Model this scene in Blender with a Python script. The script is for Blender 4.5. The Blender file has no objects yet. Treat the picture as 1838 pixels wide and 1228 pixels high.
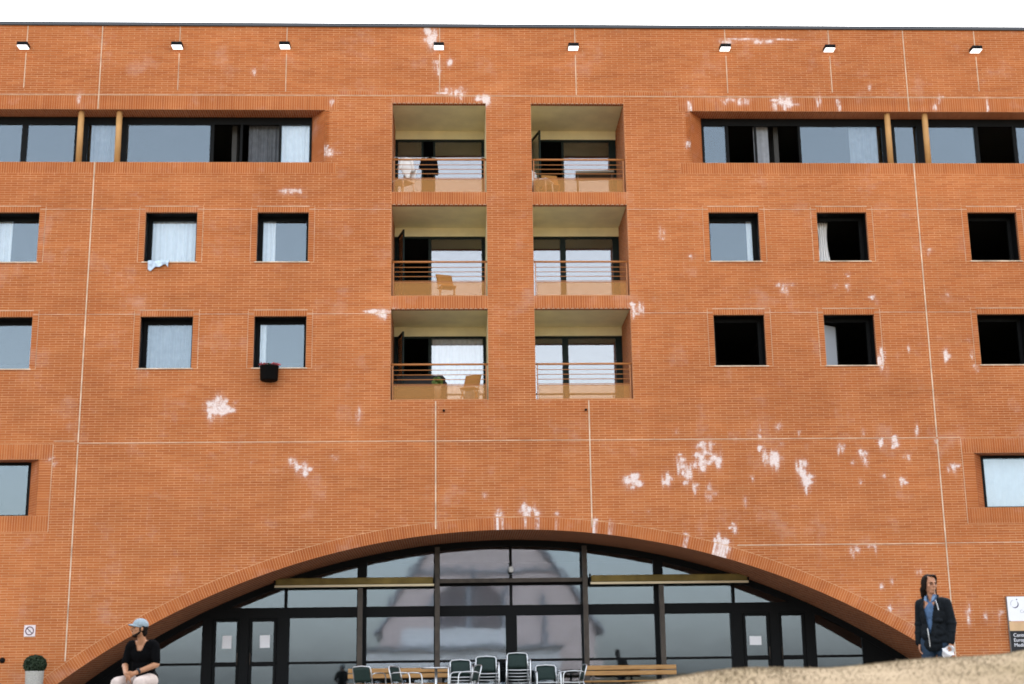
import bpy, bmesh, math, random
from mathutils import Matrix, Vector, Euler
random.seed(7)
SC = bpy.context.scene
COL = SC.collection
rad = math.radians

# ------------------------------------------------------------------ camera
cam_d = bpy.data.cameras.new('camera')
cam_d.sensor_fit = 'HORIZONTAL'; cam_d.sensor_width = 36.0; cam_d.lens = 49.95
cam_d.clip_start = 0.1; cam_d.clip_end = 3000
cam = bpy.data.objects.new('camera', cam_d); COL.objects.link(cam)
CR = Vector((0.99913454, -0.03936813, -0.01342845))
CU = Vector((0.00370472, -0.23732862, 0.97142236))
CF = Vector((0.04143003, 0.97063138, 0.23697737))
CAM = Vector((-1.44, -34.0, 0.2))
cam.matrix_world = Matrix(((CR.x, CU.x, -CF.x, CAM.x), (CR.y, CU.y, -CF.y, CAM.y), (CR.z, CU.z, -CF.z, CAM.z), (0, 0, 0, 1)))
cam_d.dof.use_dof = True; cam_d.dof.focus_distance = 35.0; cam_d.dof.aperture_fstop = 2.0
SC.camera = cam

# ------------------------------------------------------------------ sky, sun, exposure
SUN_EL, SUN_AZ = 44.0, 14.0          # the sun stands behind the building, a little to the right
world = bpy.data.worlds.new('World'); SC.world = world; world.use_nodes = True
wn = world.node_tree; wn.nodes.clear()
w_out = wn.nodes.new('ShaderNodeOutputWorld'); w_bg = wn.nodes.new('ShaderNodeBackground')
sky = wn.nodes.new('ShaderNodeTexSky'); sky.sky_type = 'NISHITA'; sky.sun_disc = False
sky.sun_elevation = rad(SUN_EL); sky.sun_rotation = rad(SUN_AZ)
sky.air_density = 1.3; sky.dust_density = 2.2; sky.ozone_density = 1.0; sky.altitude = 50
w_hsv = wn.nodes.new('ShaderNodeHueSaturation'); w_hsv.inputs['Saturation'].default_value = 0.34
wn.links.new(sky.outputs['Color'], w_hsv.inputs['Color'])
wn.links.new(w_hsv.outputs['Color'], w_bg.inputs['Color']); w_bg.inputs['Strength'].default_value = 0.15
wn.links.new(w_bg.outputs['Background'], w_out.inputs['Surface'])
sun_d = bpy.data.lights.new('sun', 'SUN'); sun_d.energy = 1.4; sun_d.angle = rad(4.0); sun_d.color = (1.0, 0.94, 0.86)
sun = bpy.data.objects.new('sun', sun_d); COL.objects.link(sun)
sd = Vector((math.sin(rad(SUN_AZ)) * math.cos(rad(SUN_EL)), math.cos(rad(SUN_AZ)) * math.cos(rad(SUN_EL)), math.sin(rad(SUN_EL))))
sun.rotation_euler = sd.to_track_quat('Z', 'Y').to_euler()
sun.location = (10, 30, 60)
SC.view_settings.view_transform = 'Standard'; SC.view_settings.look = 'None'
SC.view_settings.gamma = 1.0; SC.view_settings.use_curve_mapping = False
SC.view_settings.exposure = 2.04
SC.render.engine = 'CYCLES'
SC.cycles.max_bounces = 8; SC.cycles.transparent_max_bounces = 12; SC.cycles.use_denoising = True; SC.cycles.filter_width = 1.8

# ------------------------------------------------------------------ material helpers
def principled(name, col, rough=0.6, metal=0.0, spec=0.4, **kw):
    m = bpy.data.materials.new(name); m.use_nodes = True
    b = m.node_tree.nodes['Principled BSDF']
    b.inputs['Base Color'].default_value = (*col, 1); b.inputs['Roughness'].default_value = rough
    b.inputs['Metallic'].default_value = metal; b.inputs['Specular IOR Level'].default_value = spec
    for k, v in kw.items(): b.inputs[k.replace('_', ' ')].default_value = v
    return m
def nd(m, t, **kw):
    n = m.node_tree.nodes.new(t)
    for k, v in kw.items(): setattr(n, k, v)
    return n
def lk(m, a, b): m.node_tree.links.new(a, b)
def bsdf(m): return m.node_tree.nodes['Principled BSDF']
def ramp(m, fac, stops):
    r = nd(m, 'ShaderNodeValToRGB'); e = r.color_ramp.elements
    while len(e) < len(stops): e.new(0.5)
    for el, (p, c) in zip(e, stops): el.position = p; el.color = (*c, 1) if len(c) == 3 else c
    lk(m, fac, r.inputs['Fac']); return r.outputs['Color']
def noise(m, vec, scale, detail=4, rough=0.55):
    n = nd(m, 'ShaderNodeTexNoise'); n.inputs['Scale'].default_value = scale
    n.inputs['Detail'].default_value = detail; n.inputs['Roughness'].default_value = rough
    if vec is not None: lk(m, vec, n.inputs['Vector'])
    return n.outputs['Fac']
def math_n(m, op, a, b=None, clamp=False):
    n = nd(m, 'ShaderNodeMath', operation=op, use_clamp=clamp)
    for i, v in enumerate((a, b)):
        if v is None: continue
        if isinstance(v, (int, float)): n.inputs[i].default_value = v
        else: lk(m, v, n.inputs[i])
    return n.outputs[0]
def mixc(m, fac, a, b, mode='MIX'):
    n = nd(m, 'ShaderNodeMix', data_type='RGBA', blend_type=mode)
    for i, v in ((0, fac), (6, a), (7, b)):
        if isinstance(v, (int, float)): n.inputs[i].default_value = v
        elif isinstance(v, tuple): n.inputs[i].default_value = (*v, 1)
        else: lk(m, v, n.inputs[i])
    return n.outputs[2]
def geo_pos(m): return nd(m, 'ShaderNodeNewGeometry').outputs['Position']
def obj_pos(m): return nd(m, 'ShaderNodeTexCoord').outputs['Object']
def grainy(name, col, rough=0.7, var=0.25, scale=8.0, metal=0.0, spec=0.3, bump=0.0):
    """plain colour with soft mottling in object space"""
    m = principled(name, col, rough, metal, spec)
    n = noise(m, obj_pos(m), scale, 6)
    lo = tuple(c * (1 - var) for c in col); hi = tuple(min(1, c * (1 + var)) for c in col)
    lk(m, ramp(m, n, [(0.3, lo), (0.7, hi)]), bsdf(m).inputs['Base Color'])
    if bump:
        b = nd(m, 'ShaderNodeBump'); b.inputs['Strength'].default_value = bump; b.inputs['Distance'].default_value = 0.01
        lk(m, noise(m, obj_pos(m), scale * 6, 4), b.inputs['Height']); lk(m, b.outputs['Normal'], bsdf(m).inputs['Normal'])
    return m

BRICK_STOPS = [(0.0, (0.41, 0.111, 0.027)), (0.3, (0.438, 0.122, 0.029)), (0.65, (0.46, 0.135, 0.034)), (0.9, (0.485, 0.152, 0.043)), (1.0, (0.42, 0.117, 0.029))]
SALT = (0.88, 0.80, 0.78)
def salt_mask(m, pos, kind):
    at = nd(m, 'ShaderNodeAttribute', attribute_name='stain', attribute_type=kind)
    mp = nd(m, 'ShaderNodeMapping'); mp.inputs['Scale'].default_value = (1.5, 1.0, 0.8); lk(m, pos, mp.inputs['Vector'])
    sn = noise(m, mp.outputs[0], 6.5, 7, 0.8)
    # ragged threshold: blotches with hard, broken edges
    s = math_n(m, 'ADD', at.outputs['Fac'], math_n(m, 'MULTIPLY', math_n(m, 'SUBTRACT', sn, 0.5), 2.0))
    s = math_n(m, 'MULTIPLY', math_n(m, 'SUBTRACT', s, 0.27), 2.8, True)
    s = math_n(m, 'MULTIPLY', s, math_n(m, 'MULTIPLY', at.outputs['Fac'], 4.0, True))
    s = math_n(m, 'MULTIPLY', s, math_n(m, 'MULTIPLY_ADD', noise(m, pos, 26, 5, 0.75), 1.5, True))
    s.node.inputs[1].links[0].from_node.inputs[2].default_value = 0.02
    s = math_n(m, 'MAXIMUM', s, math_n(m, 'MULTIPLY', at.outputs['Fac'], 0.22))
    return s
def brick_mat(name, per_object):
    m = principled(name, (0.4, 0.13, 0.05), 0.82, 0, 0.25)
    pos = geo_pos(m)
    if per_object: rnd = nd(m, 'ShaderNodeObjectInfo').outputs['Random']
    else: rnd = nd(m, 'ShaderNodeNewGeometry').outputs['Random Per Island']
    base = ramp(m, rnd, BRICK_STOPS)
    big = noise(m, pos, 0.22, 5, 0.6)
    base = mixc(m, 1.0, base, ramp(m, big, [(0.3, (0.80, 0.75, 0.70)), (0.7, (1.13, 1.19, 1.30))]), 'MULTIPLY')
    st = nd(m, 'ShaderNodeMapping'); st.inputs['Scale'].default_value = (0.10, 1.0, 1.5); lk(m, pos, st.inputs['Vector'])
    base = mixc(m, 1.0, base, ramp(m, noise(m, st.outputs[0], 1.6, 6, 0.7), [(0.3, (0.86, 0.83, 0.80)), (0.7, (1.08, 1.11, 1.16))]), 'MULTIPLY')
    mid = noise(m, pos, 1.7, 5, 0.65)
    base = mixc(m, 1.0, base, ramp(m, mid, [(0.3, (0.93, 0.92, 0.90)), (0.75, (1.07, 1.09, 1.12))]), 'MULTIPLY')
    fine = noise(m, pos, 60, 3, 0.7)
    base = mixc(m, 1.0, base, ramp(m, fine, [(0.3, (0.93, 0.93, 0.93)), (0.7, (1.07, 1.07, 1.07))]), 'MULTIPLY')
    s = salt_mask(m, pos, 'OBJECT' if per_object else 'GEOMETRY')
    # faint lime bloom everywhere, in broken patches
    hz = ramp(m, noise(m, pos, 0.9, 7, 0.72), [(0.55, (0, 0, 0)), (0.85, (0.26, 0.26, 0.26))])
    s2 = math_n(m, 'MAXIMUM', s, hz)
    lk(m, mixc(m, math_n(m, 'MULTIPLY', s2, 0.97), base, SALT), bsdf(m).inputs['Base Color'])
    b = nd(m, 'ShaderNodeBump'); b.inputs['Strength'].default_value = 0.35; b.inputs['Distance'].default_value = 0.004
    lk(m, fine, b.inputs['Height']); lk(m, b.outputs['Normal'], bsdf(m).inputs['Normal'])
    return m
M = {}
M['brick'] = brick_mat('fired_brick', False)
M['arch_brick'] = brick_mat('arch_fired_brick', True)
m = M['mortar'] = grainy('mortar', (0.62, 0.35, 0.185), 0.9, 0.2, 1.2)
lk(m, mixc(m, salt_mask(m, geo_pos(m), 'GEOMETRY'), bsdf(m).inputs['Base Color'].links[0].from_socket, SALT), bsdf(m).inputs['Base Color'])
M['joint'] = grainy('joint_sealant', (0.64, 0.49, 0.36), 0.85, 0.4, 2.2)
def reveal_mat(name, flip):
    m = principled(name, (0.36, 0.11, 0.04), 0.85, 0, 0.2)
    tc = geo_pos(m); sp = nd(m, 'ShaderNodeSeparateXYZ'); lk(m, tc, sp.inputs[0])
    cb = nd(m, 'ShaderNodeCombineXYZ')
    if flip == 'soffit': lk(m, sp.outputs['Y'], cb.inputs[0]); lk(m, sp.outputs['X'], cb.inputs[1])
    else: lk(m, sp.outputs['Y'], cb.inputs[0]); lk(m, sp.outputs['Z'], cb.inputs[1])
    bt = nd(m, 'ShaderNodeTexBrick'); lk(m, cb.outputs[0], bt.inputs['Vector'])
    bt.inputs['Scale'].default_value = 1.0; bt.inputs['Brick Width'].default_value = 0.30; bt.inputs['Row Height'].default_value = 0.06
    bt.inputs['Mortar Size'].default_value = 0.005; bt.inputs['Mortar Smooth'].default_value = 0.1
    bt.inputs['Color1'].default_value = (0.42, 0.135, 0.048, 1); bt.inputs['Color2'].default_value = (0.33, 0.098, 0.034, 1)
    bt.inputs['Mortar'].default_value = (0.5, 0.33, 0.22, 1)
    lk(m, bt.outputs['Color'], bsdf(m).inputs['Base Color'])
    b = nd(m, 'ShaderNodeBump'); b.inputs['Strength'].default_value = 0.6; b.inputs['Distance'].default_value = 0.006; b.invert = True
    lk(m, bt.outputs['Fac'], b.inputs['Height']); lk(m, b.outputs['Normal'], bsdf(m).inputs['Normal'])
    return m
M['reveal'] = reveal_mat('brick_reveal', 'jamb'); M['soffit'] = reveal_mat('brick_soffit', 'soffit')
M['cream'] = grainy('cream_plaster', (0.86, 0.79, 0.50), 0.8, 0.08, 2.0)
M['concrete'] = grainy('concrete', (0.36, 0.34, 0.31), 0.85, 0.2, 2.5, bump=0.3)
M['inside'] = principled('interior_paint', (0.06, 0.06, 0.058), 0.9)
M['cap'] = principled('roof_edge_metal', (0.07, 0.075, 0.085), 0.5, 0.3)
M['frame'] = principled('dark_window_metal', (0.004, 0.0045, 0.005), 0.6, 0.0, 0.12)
M['green_frame'] = principled('dark_green_metal', (0.004, 0.011, 0.009), 0.5, 0, 0.15)
M['post'] = grainy('brown_steel_post', (0.055, 0.042, 0.032), 0.55, 0.3, 5)
M['ochre'] = grainy('ochre_column_paint', (0.50, 0.27, 0.10), 0.6, 0.12, 3)
M['rail'] = principled('orange_rail_paint', (0.42, 0.16, 0.045), 0.45)
M['alu'] = principled('brushed_aluminium', (0.62, 0.63, 0.64), 0.32, 0.9)
M['chair_green'] = grainy('dark_green_weave', (0.010, 0.024, 0.020), 0.7, 0.25, 40)
M['wood'] = None
def wood_mat(name, c0, c1):
    m = principled(name, c0, 0.6, 0, 0.3)
    mp = nd(m, 'ShaderNodeMapping'); mp.inputs['Scale'].default_value = (1.2, 14, 14)
    lk(m, obj_pos(m), mp.inputs['Vector'])
    n = noise(m, mp.outputs[0], 2.2, 6, 0.65)
    lk(m, ramp(m, n, [(0.3, c0), (0.7, c1)]), bsdf(m).inputs['Base Color']); return m
M['wood'] = wood_mat('weathered_bench_wood', (0.22, 0.105, 0.03), (0.40, 0.22, 0.075))
M['chair_wood'] = wood_mat('orange_chair_wood', (0.36, 0.15, 0.035), (0.48, 0.23, 0.06))
M['white'] = principled('white_plastic', (0.78, 0.77, 0.76), 0.45)
M['paper'] = principled('white_paper', (0.82, 0.81, 0.84), 0.8)
M['black'] = principled('black_print', (0.008, 0.008, 0.010), 0.6)
M['dim_curtain'] = grainy('dim_grey_curtain_cloth', (0.10, 0.11, 0.125), 0.9, 0.2, 6)
M['curtain'] = grainy('white_curtain_cloth', (0.86, 0.85, 0.85), 0.9, 0.05, 6)
M['grey_curtain'] = grainy('grey_curtain_cloth', (0.26, 0.28, 0.31), 0.9, 0.12, 6)
M['awning'] = grainy('olive_awning_cloth', (0.17, 0.12, 0.035), 0.85, 0.35, 2.0)
M['awning_bar'] = principled('cream_awning_bar', (0.72, 0.60, 0.40), 0.5)
def glass_mat(name, mult, tint, base=(1, 1, 1), rough=0.012, wave=0.025):
    m = bpy.data.materials.new(name); m.use_nodes = True; t = m.node_tree; t.nodes.clear()
    o = nd(m, 'ShaderNodeOutputMaterial'); mx = nd(m, 'ShaderNodeMixShader')
    tr = nd(m, 'ShaderNodeBsdfTransparent'); tr.inputs['Color'].default_value = (*tint, 1)
    gl = nd(m, 'ShaderNodeBsdfGlossy'); gl.inputs['Roughness'].default_value = rough; gl.inputs['Color'].default_value = (*base, 1)
    fr = nd(m, 'ShaderNodeFresnel'); fr.inputs['IOR'].default_value = 1.5
    f = math_n(m, 'MULTIPLY', fr.outputs[0], mult, True)
    # slow waviness of the float glass
    bp = nd(m, 'ShaderNodeBump'); bp.inputs['Strength'].default_value = wave; bp.inputs['Distance'].default_value = 0.02
    lk(m, noise(m, geo_pos(m), 1.3, 2), bp.inputs['Height']); lk(m, bp.outputs[0], gl.inputs['Normal'])
    lk(m, f, mx.inputs[0]); lk(m, tr.outputs[0], mx.inputs[1]); lk(m, gl.outputs[0], mx.inputs[2]); lk(m, mx.outputs[0], o.inputs[0])
    return m
M['glass'] = glass_mat('window_glass', 1.85, (0.93, 0.95, 0.96), (0.76, 0.89, 1.0))
M['door_glass'] = glass_mat('balcony_door_glass', 3.8, (0.86, 0.88, 0.90), (0.98, 0.98, 1.0))
M['hall_glass'] = glass_mat('hall_glass', 1.9, (0.75, 0.80, 0.83), (0.76, 0.87, 1.0), 0.03, 0.06)
def peach_panel():
    m = bpy.data.materials.new('amber_balcony_panel'); m.use_nodes = True; t = m.node_tree; t.nodes.clear()
    o = nd(m, 'ShaderNodeOutputMaterial'); mx = nd(m, 'ShaderNodeMixShader'); mx.inputs[0].default_value = 0.32
    tr = nd(m, 'ShaderNodeBsdfTransparent'); tr.inputs['Color'].default_value = (1.0, 0.86, 0.76, 1)
    df = nd(m, 'ShaderNodeBsdfDiffuse'); df.inputs['Color'].default_value = (0.62, 0.33, 0.12, 1)
    lk(m, tr.outputs[0], mx.inputs[1]); lk(m, df.outputs[0], mx.inputs[2]); lk(m, mx.outputs[0], o.inputs[0]); return m
M['panel'] = peach_panel()
m = principled('lit_lamp_glass', (0.85, 0.84, 0.86), 0.5); bsdf(m).inputs['Emission Color'].default_value = (1, 0.97, 0.95, 1); bsdf(m).inputs['Emission Strength'].default_value = 0.5
M['lamp'] = m

# ------------------------------------------------------------------ mesh helpers
class MB:
    """collects boxes, tubes and lofts and builds them as one mesh"""
    def __init__(s): s.v = []; s.f = []
    def quad(s, a, b, c, d):
        n = len(s.v); s.v += [tuple(a), tuple(b), tuple(c), tuple(d)]; s.f.append((n, n + 1, n + 2, n + 3)); return s
    def box(s, x0, x1, y0, y1, z0, z1, bev=0.0):
        if bev > 0:
            n = len(s.v); b = min(bev, (x1 - x0) / 2.2, (y1 - y0) / 2.2, (z1 - z0) / 2.2)
            bm = bmesh.new(); bmesh.ops.create_cube(bm, size=1)
            for v in bm.verts: v.co = ((x0 + x1) / 2 + v.co.x * (x1 - x0), (y0 + y1) / 2 + v.co.y * (y1 - y0), (z0 + z1) / 2 + v.co.z * (z1 - z0))
            bmesh.ops.bevel(bm, geom=bm.edges[:], offset=b, segments=1, affect='EDGES')
            bm.verts.index_update(); s.v += [tuple(v.co) for v in bm.verts]
            s.f += [tuple(n + v.index for v in f.verts) for f in bm.faces]; bm.free(); return s
        n = len(s.v)
        s.v += [(x0, y0, z0), (x1, y0, z0), (x1, y1, z0), (x0, y1, z0), (x0, y0, z1), (x1, y0, z1), (x1, y1, z1), (x0, y1, z1)]
        for q in ((0, 3, 2, 1), (4, 5, 6, 7), (0, 1, 5, 4), (1, 2, 6, 5), (2, 3, 7, 6), (3, 0, 4, 7)): s.f.append(tuple(n + i for i in q))
        return s
    def hexa(s, p):
        n = len(s.v); s.v += [tuple(q) for q in p]
        for q in ((0, 3, 2, 1), (4, 5, 6, 7), (0, 1, 5, 4), (1, 2, 6, 5), (2, 3, 7, 6), (3, 0, 4, 7)): s.f.append(tuple(n + i for i in q))
        return s
    def tube(s, pts, r, seg=8):
        pts = [Vector(p) for p in pts]; rr = r if isinstance(r, (list, tuple)) else [r] * len(pts)
        n0 = len(s.v); prev = None
        for i, p in enumerate(pts):
            d = (pts[min(i + 1, len(pts) - 1)] - pts[max(i - 1, 0)]).normalized()
            a = prev if prev is not None else (Vector((0, 0, 1)) if abs(d.z) < 0.9 else Vector((1, 0, 0)))
            u = (a - d * a.dot(d)).normalized(); w = d.cross(u); prev = u
            for k in range(seg):
                t = 2 * math.pi * k / seg; s.v.append(tuple(p + (u * math.cos(t) + w * math.sin(t)) * rr[i]))
        for i in range(len(pts) - 1):
            for k in range(seg):
                a = n0 + i * seg + k; b = n0 + i * seg + (k + 1) % seg; s.f.append((a, b, b + seg, a + seg))
        s.f.append(tuple(n0 + k for k in range(seg))[::-1]); e = n0 + (len(pts) - 1) * seg; s.f.append(tuple(e + k for k in range(seg)))
        return s
    def lathe(s, prof, cx=0, cy=0, seg=24):
        n0 = len(s.v)
        for r, z in prof:
            for k in range(seg):
                t = 2 * math.pi * k / seg; s.v.append((cx + r * math.cos(t), cy + r * math.sin(t), z))
        for i in range(len(prof) - 1):
            for k in range(seg):
                a = n0 + i * seg + k; b = n0 + i * seg + (k + 1) % seg; s.f.append((a, b, b + seg, a + seg))
        s.f.append(tuple(n0 + k for k in range(seg))[::-1]); e = n0 + (len(prof) - 1) * seg; s.f.append(tuple(e + k for k in range(seg)))
        return s
    def mesh(s, name, mat):
        me = bpy.data.meshes.new(name); me.from_pydata(s.v, [], s.f); me.materials.append(M[mat] if isinstance(mat, str) else mat); me.update(); return me
    def build(s, name, mat, parent=None, smooth=False):
        me = s.mesh(name, mat)
        if smooth: me.polygons.foreach_set('use_smooth', [True] * len(me.polygons))
        return link(bpy.data.objects.new(name, me), parent)
def link(o, parent=None):
    COL.objects.link(o)
    if parent is not None: o.parent = parent
    return o
def tag(o, label, cat, group=None):
    o['label'] = label; o['category'] = cat
    if group: o['group'] = group
    return o
def thing(name, label, cat, loc=(0, 0, 0), rz=0.0, group=None):
    o = link(bpy.data.objects.new(name, None)); o.location = loc; o.rotation_euler = (0, 0, rz); o.empty_display_size = 0.1
    return tag(o, label, cat, group)
def box(name, mat, parent, x0, x1, y0, y1, z0, z1, bev=0.0): return MB().box(x0, x1, y0, y1, z0, z1, bev).build(name, mat, parent)
def copy_tree(o, parent=None):
    c = o.copy(); COL.objects.link(c); c.parent = parent
    for ch in o.children: copy_tree(ch, c)
    return c
def pane(parent, x0, x1, y, z0, z1, mat='glass', tilt=0.25, name='pane'):
    """thin glass sheet about its own centre, hung a hair out of true as real panes are"""
    cx, cz = (x0 + x1) / 2, (z0 + z1) / 2
    o = MB().box(x0 - cx, x1 - cx, -0.004, 0.004, z0 - cz, z1 - cz).build(name, mat, parent)
    o.location = (cx, y, cz); o.rotation_euler = (rad(random.uniform(-tilt, tilt)), 0, rad(random.uniform(-tilt, tilt)))
    return o
# ================================================================== the building
FLOOR = -0.10                       # level of the terrace in front of the glazing
HALF = 16.6; TOP = 16.92
AC, AR_ = -14.04, 17.93             # centre height and radius of the arch
RING = 0.29
def arch_x(z, r):
    d = r * r - (z - AC) ** 2
    return math.sqrt(d) if d > 0 else 0.0
B = thing('brick_building', 'large orange brick building with a wide glazed arch and stacked balconies', 'building')

SQ_X = [(5.04, 6.32), (7.81, 9.09), (11.70, 12.97)]
SQ_Z = [(10.57, 11.87), (7.87, 9.18)]
LOG_X = [(-2.97, -0.58), (0.58, 2.97)]
LOG_Z = [(12.41, 14.82), (9.69, 12.08), (7.06, 9.36)]
RIB_IN, RIB_OUT, RIB_Z = 4.69, 15.9, (13.20, 14.62)
LOW_IN, LOW_OUT, LOW_Z = 11.31, 15.2, (4.32, 5.66)
holes = []
for s in (-1, 1):
    for a, b in SQ_X:
        for z0, z1 in SQ_Z: holes.append((min(s * a, s * b), max(s * a, s * b), z0, z1))
    holes.append((min(s * RIB_IN, s * RIB_OUT), max(s * RIB_IN, s * RIB_OUT), *RIB_Z))
    holes.append((min(s * LOW_IN, s * LOW_OUT), max(s * LOW_IN, s * LOW_OUT), *LOW_Z))
for a, b in LOG_X:
    for z0, z1 in LOG_Z: holes.append((a, b, z0, z1))
# bands of upright bricks (soldiers) and of headers stacked in the jambs: (x0, x1, z0, z1, upright?)
bands = []
for s in (-1, 1):
    for a, b in SQ_X:
        x0, x1 = min(s * a, s * b), max(s * a, s * b)
        for z0, z1 in SQ_Z:
            bands.append((x0 - 0.005, x1 + 0.005, z1, z1 + 0.15, True))
            bands.append((x0 - 0.145, x0, z0, z1 + 0.15, False)); bands.append((x1, x1 + 0.145, z0, z1 + 0.15, False))
    x0, x1 = min(s * RIB_IN, s * RIB_OUT), max(s * RIB_IN, s * RIB_OUT)
    bands.append((x0 - 0.3, x1 + 0.3, RIB_Z[1], 15.0, True)); bands.append((x0 - 0.3, x1 + 0.3, RIB_Z[0] - 0.3, RIB_Z[0], True))
    x0, x1 = min(s * LOW_IN, s * LOW_OUT), max(s * LOW_IN, s * LOW_OUT)
    bands.append((x0 - 0.3, x1 + 0.3, LOW_Z[1], 6.03, True)); bands.append((x0 - 0.3, x1 + 0.3, LOW_Z[0] - 0.38, LOW_Z[0], True))
    j = (x0 - 0.3, x0) if s > 0 else (x1, x1 + 0.3)
    bands.append((*j, *LOW_Z, False))
for a, b in LOG_X:
    bands.append((a, b, 12.08, 12.41, True)); bands.append((a, b, 9.36, 9.69, True)); bands.append((a, b, 14.82, 15.0, True))
bands.append((-RIB_IN + 0.32, LOG_X[0][0] - 0.02, 15.03, 15.15, True)); bands.append((LOG_X[1][1] + 0.02, RIB_IN - 0.32, 15.03, 15.15, True))

STAINS = [(2.82,5.01,0.19,0.19,1),(3.73,5.1,0.12,0.13,0.8),(4.07,5.51,0.12,0.14,0.9),(4.2,5.21,0.12,0.22,0.9),(4.39,4.89,0.08,0.08,0.7),(4.76,4.79,0.13,0.12,0.5),(4.63,5.89,0.22,0.14,0.6),(4.56,5.54,0.19,0.19,0.8),(4.92,5.58,0.16,0.14,0.8),(6.03,6.22,0.05,0.14,0.7),(6.01,5.82,0.05,0.08,0.9),(6.3,5.52,0.24,0.18,0.9),(6.5,6.38,0.12,0.05,0.5),(7.04,5.35,0.14,0.18,0.9),(7.11,5.02,0.16,0.19,0.9),(7.02,6.21,0.04,0.04,0.5),(6.58,5.91,0.07,0.05,0.4),(7.19,5.87,0.05,0.04,0.3),(8,5.82,0.1,0.07,0.6),(8.6,6.2,0.05,0.07,0.6),(8.58,5.64,0.12,0.12,0.7),(8.29,5.45,0.05,0.05,0.6),(9.03,5.98,0.05,0.08,0.9),(9.36,5.96,0.11,0.14,1),(9.93,6.22,0.05,0.12,0.7),(10.4,5.97,0.05,0.1,0.7),(9.51,4.99,0.07,0.07,1),(9.6,5.59,0.1,0.05,0.5),(9.01,5.13,0.04,0.04,0.5),(8.44,5,0.04,0.04,0.6),(5.6,4.54,0.04,0.08,0.7),(5.8,5.13,0.04,0.04,0.6),(3.98,6.23,0.05,0.07,0.4),(5.32,6.16,0.04,0.05,0.5),(5.47,6.15,0.07,0.08,0.3),(3.24,4.3,0.04,0.04,0.5),(4.48,3.92,0.07,0.16,0.4),(5.26,3.9,0.07,0.07,0.8),(7.11,3.83,0.13,0.05,0.3),(8.2,3.36,0.11,0.08,0.6),(8.58,3.42,0.11,0.07,0.5),(10.78,5.32,0.14,0.08,0.6),(3.86,11.29,0.08,0.13,0.6),(4.52,10.73,0.06,0.04,0.6),(6.87,9.91,0.17,0.13,0.5),(8.5,10.22,0.04,0.04,0.6),(8.17,9.94,0.07,0.04,0.4),(8.46,9.93,0.07,0.06,0.8),(9.08,9.62,0.08,0.06,0.8),(9.19,9.52,0.04,0.04,0.6),(10.66,10.85,0.06,0.06,0.8),(11.02,9.72,0.06,0.06,0.3),(9.17,8.01,0.08,0.25,0.9),(9.28,7.74,0.08,0.17,0.3),(9.9,8.32,0.04,0.06,0.7),(10.84,8.12,0.08,0.11,0.9),(11.5,8.21,0.04,0.08,0.7),(11.42,8.51,0.04,0.04,0.4),(11.56,7.8,0.07,0.08,0.6),(9.62,8.15,0.04,0.03,0.4),(-7.12,6.88,0.27,0.16,0.9),(-7.08,7.06,0.13,0.11,0.7),(-6.71,7.03,0.05,0.05,0.5),(-7.45,6.96,0.05,0.05,0.4),(-7.06,6.58,0.07,0.08,0.3),(-3.72,6.73,0.09,0.11,0.5),(-5.34,5.6,0.09,0.07,0.8),(-5.03,5.41,0.17,0.11,0.9),(-4.29,5.67,0.08,0.05,0.4),(-6.26,5.57,0.07,0.04,0.3),(-9.01,7.78,0.14,0.14,0.3),(-1.96,16.68,0.2,0.26,0.85),(-1.79,15.9,0.12,0.14,0.595),(-1.49,15.95,0.07,0.06,0.8),(-1.39,15.16,0.39,0.1,0.6),(-0.6,14.93,0.23,0.09,0.9),(-4.62,13.55,0.08,0.08,0.8),(-4.5,13.49,0.2,0.06,0.6),(-4.53,14.86,0.07,0.07,0.6),(-6.52,15.68,0.06,0.06,0.7),(-10.94,14.94,0.06,0.08,0.6),(-3.13,9.28,0.34,0.07,0.8),(-5.42,12.45,0.31,0.04,0.6),(3.09,9.33,0.17,0.11,0.8),(-0.39,4.14,0.08,0.24,1),(-0.31,4.23,0.07,0.11,0.9),(0.24,4.3,0.13,0.13,0.9),(0.58,4.25,0.11,0.13,0.6),(1.04,4.22,0.05,0.11,0.6),(1.94,4.04,0.07,0.08,0.8),(2.34,4,0.07,0.07,0.6),(4.89,3.45,0.11,0.16,1),(5.07,3.41,0.11,0.16,1),(4.93,3.19,0.08,0.13,0.6),(4.15,3.73,0.05,0.05,0.7),(7.19,14.85,0.29,0.12,0.9),(5.89,14.93,0.43,0.04,0.7),(8.04,14.89,0.06,0.17,0.6),(8.58,14.83,0.06,0.17,0.9),(6.42,16.62,0.88,0.03,0.6),(4.66,14.77,0.09,0.12,0.7),(9.42,15.33,0.06,0.06,0.5),(11.28,14.99,0.06,0.07,0.6),(12.51,14.79,0.04,0.17,0.8),(11.09,14.74,0.06,0.1,0.7),(4.58,13.75,0.07,0.06,0.7),(8.92,1.94,0.07,0.07,0.8),(8.77,2.48,0.05,0.04,0.7),(9.03,2.66,0.04,0.05,0.5),(9.71,2.81,0.08,0.04,0.4),(10.8,1.81,0.07,0.13,0.9),(11.24,1.77,0.05,0.09,0.7),(11.58,1.8,0.07,0.08,0.7),(-0.7,4.74,0.05,0.05,0.5),(-0.53,5.31,0.08,0.05,0.3),(-11.08,5.66,0.08,0.07,0.5),(-10.92,5.59,0.05,0.04,0.6)]
rs = random.Random(21); _more = []
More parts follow.
